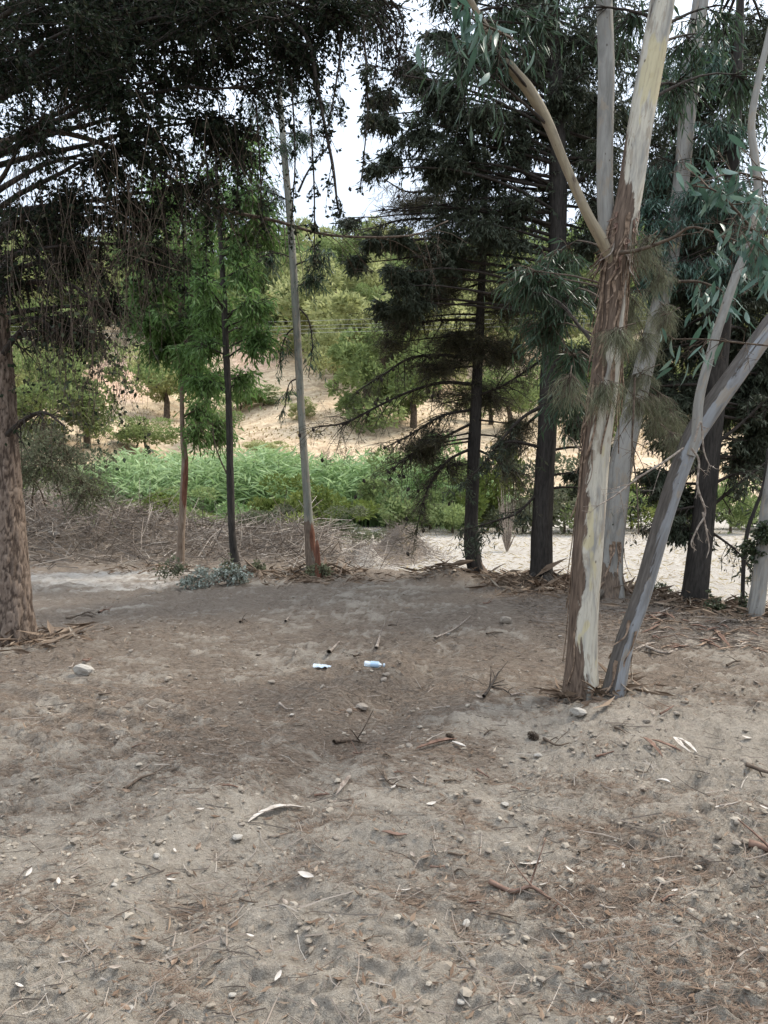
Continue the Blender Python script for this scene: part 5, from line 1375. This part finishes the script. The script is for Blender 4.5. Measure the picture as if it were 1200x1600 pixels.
stick([(195, 1240), (220, 1228), (244, 1218)], 6, M['twig_brown'], 'thin brown twig in the left foreground', side=2)
stick([(522, 1165), (548, 1163), (572, 1168)], 7, M['twig_brown'], 'dark curled piece of bark or root in the middle', side=2)
stick([(600, 1212), (608, 1232), (640, 1238)], 5, M['twig_brown'], 'bent brown twig in the middle foreground', side=3)
stick([(1170, 1330), (1190, 1336), (1215, 1345)], 14, M['bark_rust'], 'stout brown stick half buried at the right edge', side=2)
stick([(1165, 1205), (1185, 1212), (1215, 1218)], 8, M['twig_brown'], 'grey-brown stick by the dark clod at the right edge', side=2)
stick([(850, 1160), (870, 1168), (888, 1166)], 5, M['twig_brown'], 'thin dark stick beside a pine cone below the near trunks', side=2)
stick([(680, 1000), (710, 985), (735, 965)], 3, M['twig_pale'], 'thin pale stick on the soil before the ridge', side=1)
stick([(1010, 1015), (1040, 1025), (1075, 1012)], 5, M['twig_pale'], 'pale forked stick right of the leaning trunk', side=3)
for q in range(60):
    x = random.uniform(20, 1180); y = random.uniform(930, 1480); l = random.uniform(10, 24) * (1 + (y - 930) / 700); a = random.gauss(0, .5)
    stick([(x, y), (x + l * .5 * math.cos(a), y + l * .25 * math.sin(a) + random.uniform(-3, 3)), (x + l * math.cos(a), y + l * .5 * math.sin(a))], random.uniform(2, 4.5), random.choice([M['twig_brown'], M['twig_pale'], M['twig_brown'], M['bark_rust']]), 'short fallen twig on bare soil ' + where_ground(x, y), 'twig', 'twig', 1, group='twigs scattered over the soil')
for q in range(70):
    x = random.uniform(960, 1195); y = random.uniform(955, 1015) + (x - 960) * .05; l = random.uniform(14, 36); a = random.uniform(-.8, .8)
    bark_piece([(x, y), (x + l * .5, y + l * .2 * a), (x + l, y + l * .5 * a)], random.uniform(3, 6), random.choice([M['bark_rust'], M['strip'], M['twig_pale']]), 'curl of shed brown bark in the litter band ' + where(x), 'shed bark in the litter band at right')
def sml_leaf(px_, py_, l, a, mat, label, group=None):
    p = hit(px_, py_); d = p[1]; s = l * d / F
    me = mkmesh('leaf', *((lambda t, w: (np.concatenate([np.stack([t - .5, -w, .10 * np.abs(t - .4) + .02], 1), np.stack([t - .5, w * 0, .10 * np.abs(t - .4)], 1), np.stack([t - .5, w, .10 * np.abs(t - .4) + .02], 1)]) * s,
        np.concatenate([np.stack([np.arange(7), np.arange(7) + 8, np.arange(7) + 9, np.arange(7) + 1], 1), np.stack([np.arange(7) + 8, np.arange(7) + 16, np.arange(7) + 17, np.arange(7) + 9], 1)])))(np.linspace(0, 1, 8), .19 * np.sin(PI * np.linspace(0, 1, 8)) ** .8)), None, mat, {'var': np.full(24, .9)})
    o = link('fallen_leaf', me, None, (p[0], p[1], p[2] + .012)); o.rotation_euler = (random.uniform(-.3, .3), random.uniform(-.3, .3), a)
    tag(o, label, 'leaf', group)
sml_leaf(674, 1260, 18, .3, M['bark_pale'], 'pale oval leaf in the middle foreground')
sml_leaf(974, 1360, 14, 1.3, M['bark_pale'], 'small white leaf in the lower right, left of another')
sml_leaf(1054, 1400, 12, .2, M['bark_pale'], 'small white leaf in the lower right, right of another')
sml_leaf(634, 1402, 18, .2, M['bark_pale'], 'pale leaf low in the middle foreground')
sml_leaf(313, 1276, 16, .8, M['bark_pale'], 'pale leaf left of the white bark strip')
sml_leaf(268, 1388, 20, -.4, M['bark_pale'], 'curled pale leaf in the lower left foreground')
sml_leaf(478, 1380, 30, -.4, M['bark_pale'], 'long narrow pale leaf in the lower middle')
sml_leaf(830, 1354, 40, 0, M['bark_pale'], 'long narrow pale leaf right of the middle foreground')
for q in range(70):
    y = random.uniform(1000, 1590)
    x = random.uniform(5, 1195)
    sml_leaf(x, y, random.uniform(8, 15) * (1 + (y - 1000) / 900), random.uniform(0, 6.28), random.choice([M['bark_pale'], M['twig_pale'], M['strip'], M['twig_pale']]), 'dry pale leaf on bare soil ' + where_ground(x, y), 'single dry leaves on the soil')

# pine cones on the ground
def ground_cone(px_, py_, wpx, label):
    p = hit(px_, py_); s = wpx * p[1] / F
    root = None; m_ = MB()
    n = 60; ga = PI * (3 - math.sqrt(5))
    i = np.arange(n); t = (i + .5) / n; a = i * ga; rad = .42 * np.sin(PI * (t * .85 + .1)) ** .7; zc = (t - .5) * 1.1
    P = np.stack([np.cos(a) * rad * .35, np.sin(a) * rad * .35, zc], 1); D = unit(np.stack([np.cos(a), np.sin(a), 0 * a + .35], 1)); L = rad
    V, Q = leaf_quads(P, D, L * .9, .20, side=np.tile([0, 0, 1.0], (n, 1))); V = V.reshape(-1, 4, 3)
    V2 = V - [0, 0, .05]; m_.add((V.reshape(-1, 3)) * s, Q, var=np.full(len(V) * 4, .3)); m_.add(V2.reshape(-1, 3) * s, Q[:, ::-1], var=np.full(len(V) * 4, .1))
    Vc, Qc, F3, *_ = tube(np.array([[0, 0, -.55], [0, 0, 0], [0, 0, .5]]) * s, np.array([.1, .16, .05]) * s, 8); m_.add(Vc, Qc, F3)
    o = m_.build('pine_cone', M['twig_brown'], None); o.location = (p[0], p[1], p[2] + s * .32); o.rotation_euler = (1.3, .3, random.uniform(0, 6))
    tag(o, label, 'pine cone')
ground_cone(833, 1160, 17, 'open pine cone lying below the near eucalyptus trunks')
ground_cone(703, 1156, 13, 'pine cone beside the reddish bark strip in the middle')

# crushed clear plastic bottles
def plastic(name, c, rough=.15, tr=.7):
    m, nt = newmat(name); k = NT(nt)
    b = k.n('ShaderNodeBsdfPrincipled'); b.inputs['Base Color'].default_value = (*c, 1); b.inputs['Roughness'].default_value = rough
    b.inputs['Transmission Weight'].default_value = tr; b.inputs['IOR'].default_value = 1.3
    o = k.n('ShaderNodeOutputMaterial'); k.l(b.outputs[0], o.inputs['Surface'])
    return m
M['clear'] = plastic('clear_plastic', (.85, .92, .97), .2, .45); M['cap'] = plastic('blue_label', (.32, .43, .54), .4, 0); M['white_pl'] = plastic('white_plastic', (.48, .56, .63), .35, .15)
p = hit(583, 1047)
bt = empty('plastic_bottle', p, 'crushed clear water bottle with a blue label lying on the soil', 'bottle')
L_ = .145; xs_ = np.array([-.5, -.49, -.44, -.30, -.1, .1, .28, .36, .42, .47]) * L_; rs = np.array([.010, .026, .031, .030, .028, .031, .029, .024, .014, .012])
Cc = np.stack([xs_, 0 * xs_, 0 * xs_ + .024], 1)
V, Q, F3, *_ = tube(Cc, rs, 24, lambda A, L, rr: 1 + .12 * vnoise(np.cos(A) * 2, np.sin(A) * 2, L * 40, 9)); V = (V - [0, 0, .024]) * [1, 1, .75] + [0, 0, .024]
m_ = MB(); m_.add(V, Q, F3); m_.build('body', M['clear'], bt)
V, Q, F3, *_ = tube(np.stack([np.array([-.02, .01, .045]), np.zeros(3), np.full(3, .024)], 1), np.array([.0315, .0325, .0315]), 24, lambda A, L, rr: 1 + .08 * vnoise(np.cos(A) * 2, np.sin(A) * 2, L * 40, 5)); V = (V - [0, 0, .024]) * [1, 1, .78] + [0, 0, .024]
m_ = MB(); m_.add(V, Q, F3); m_.build('paper_label', M['cap'], bt)
V, Q, F3, *_ = tube(np.stack([np.array([.080, .083, .094, .095]), np.zeros(4), np.full(4, .024)], 1), np.array([.012, .0145, .0145, .002]), 16)
m_ = MB(); m_.add(V, Q, F3); m_.build('cap', M['white_pl'], bt)
bt.rotation_euler = (0, .05, -.12)
p = hit(504, 1047)
g = 10; u, v = np.meshgrid(np.linspace(-1, 1, 16), np.linspace(-1, 1, 8))
X = u * .075; Yv = v * .03 * (1 - .45 * u); Zv = .012 + .014 * np.abs(vnoise(u * 2.6, v * 2.2, s=8)) + .012 * (1 - v ** 2) * (1 - .5 * u)
V = np.stack([X, Yv, Zv], -1).reshape(-1, 3); V2 = V - [0, 0, .004] * 1
i = np.arange(7)[:, None] * 16; j = np.arange(15)[None]; Q = np.stack([i + j, i + j + 1, i + 17 + j, i + 16 + j], -1).reshape(-1, 4)
m_ = MB(); m_.add(V, Q); m_.add(V2, Q[:, ::-1])
o = m_.build('plastic_wrapper', M['white_pl']); o.location = p; o.rotation_euler = (0, 0, -.15)
tag(o, 'flattened white and blue plastic wrapper on the soil left of the bottle', 'wrapper')
# silvery sprig before the middle young tree
p = hit(330, 915)
sg = empty('silver_shrub', p, 'small silvery-leaved plant with drooping sprigs at the foot of the middle slim trunk', 'plant')
for q in range(7):
    c_ = p + [R.normal() * .3, R.normal() * .2, .10 + abs(R.normal()) * .15]
    bough(sg, p + [0, 0, .02], c_, .16, 'broad', M['twig_pale'], M['silver_leaf'] if q < 5 else M['shrub_grey'], nsub=5, ntw=8, r0=.008, density=.7)
for (x, y, lab) in ((505, 900, 'ring of grey-green weeds round the foot of the tall slim trunk'), (395, 895, 'tuft of dull weeds right of the dark slim trunk'), (1035, 925, 'low green weed behind the leaning eucalyptus'), (1150, 955, 'small dark green plant at the foot of the thin sapling')):
    p = hit(x, y); w_ = empty('weed', p, lab, 'weed')
    for q in range(3): bough(w_, p, p + [R.normal() * .13, R.normal() * .1, .08], .11, 'broad', M['twig_brown'], M['shrub_grey'] if x < 1000 else M['leaf_olive'], nsub=5, ntw=8, r0=.006, density=.6)
print('TRIS', sum(sum(len(p.vertices) - 2 for p in []) for me in bpy.data.meshes), 'FACES', sum(len(me.polygons) for me in bpy.data.meshes), 'OBJ', len(bpy.data.objects))
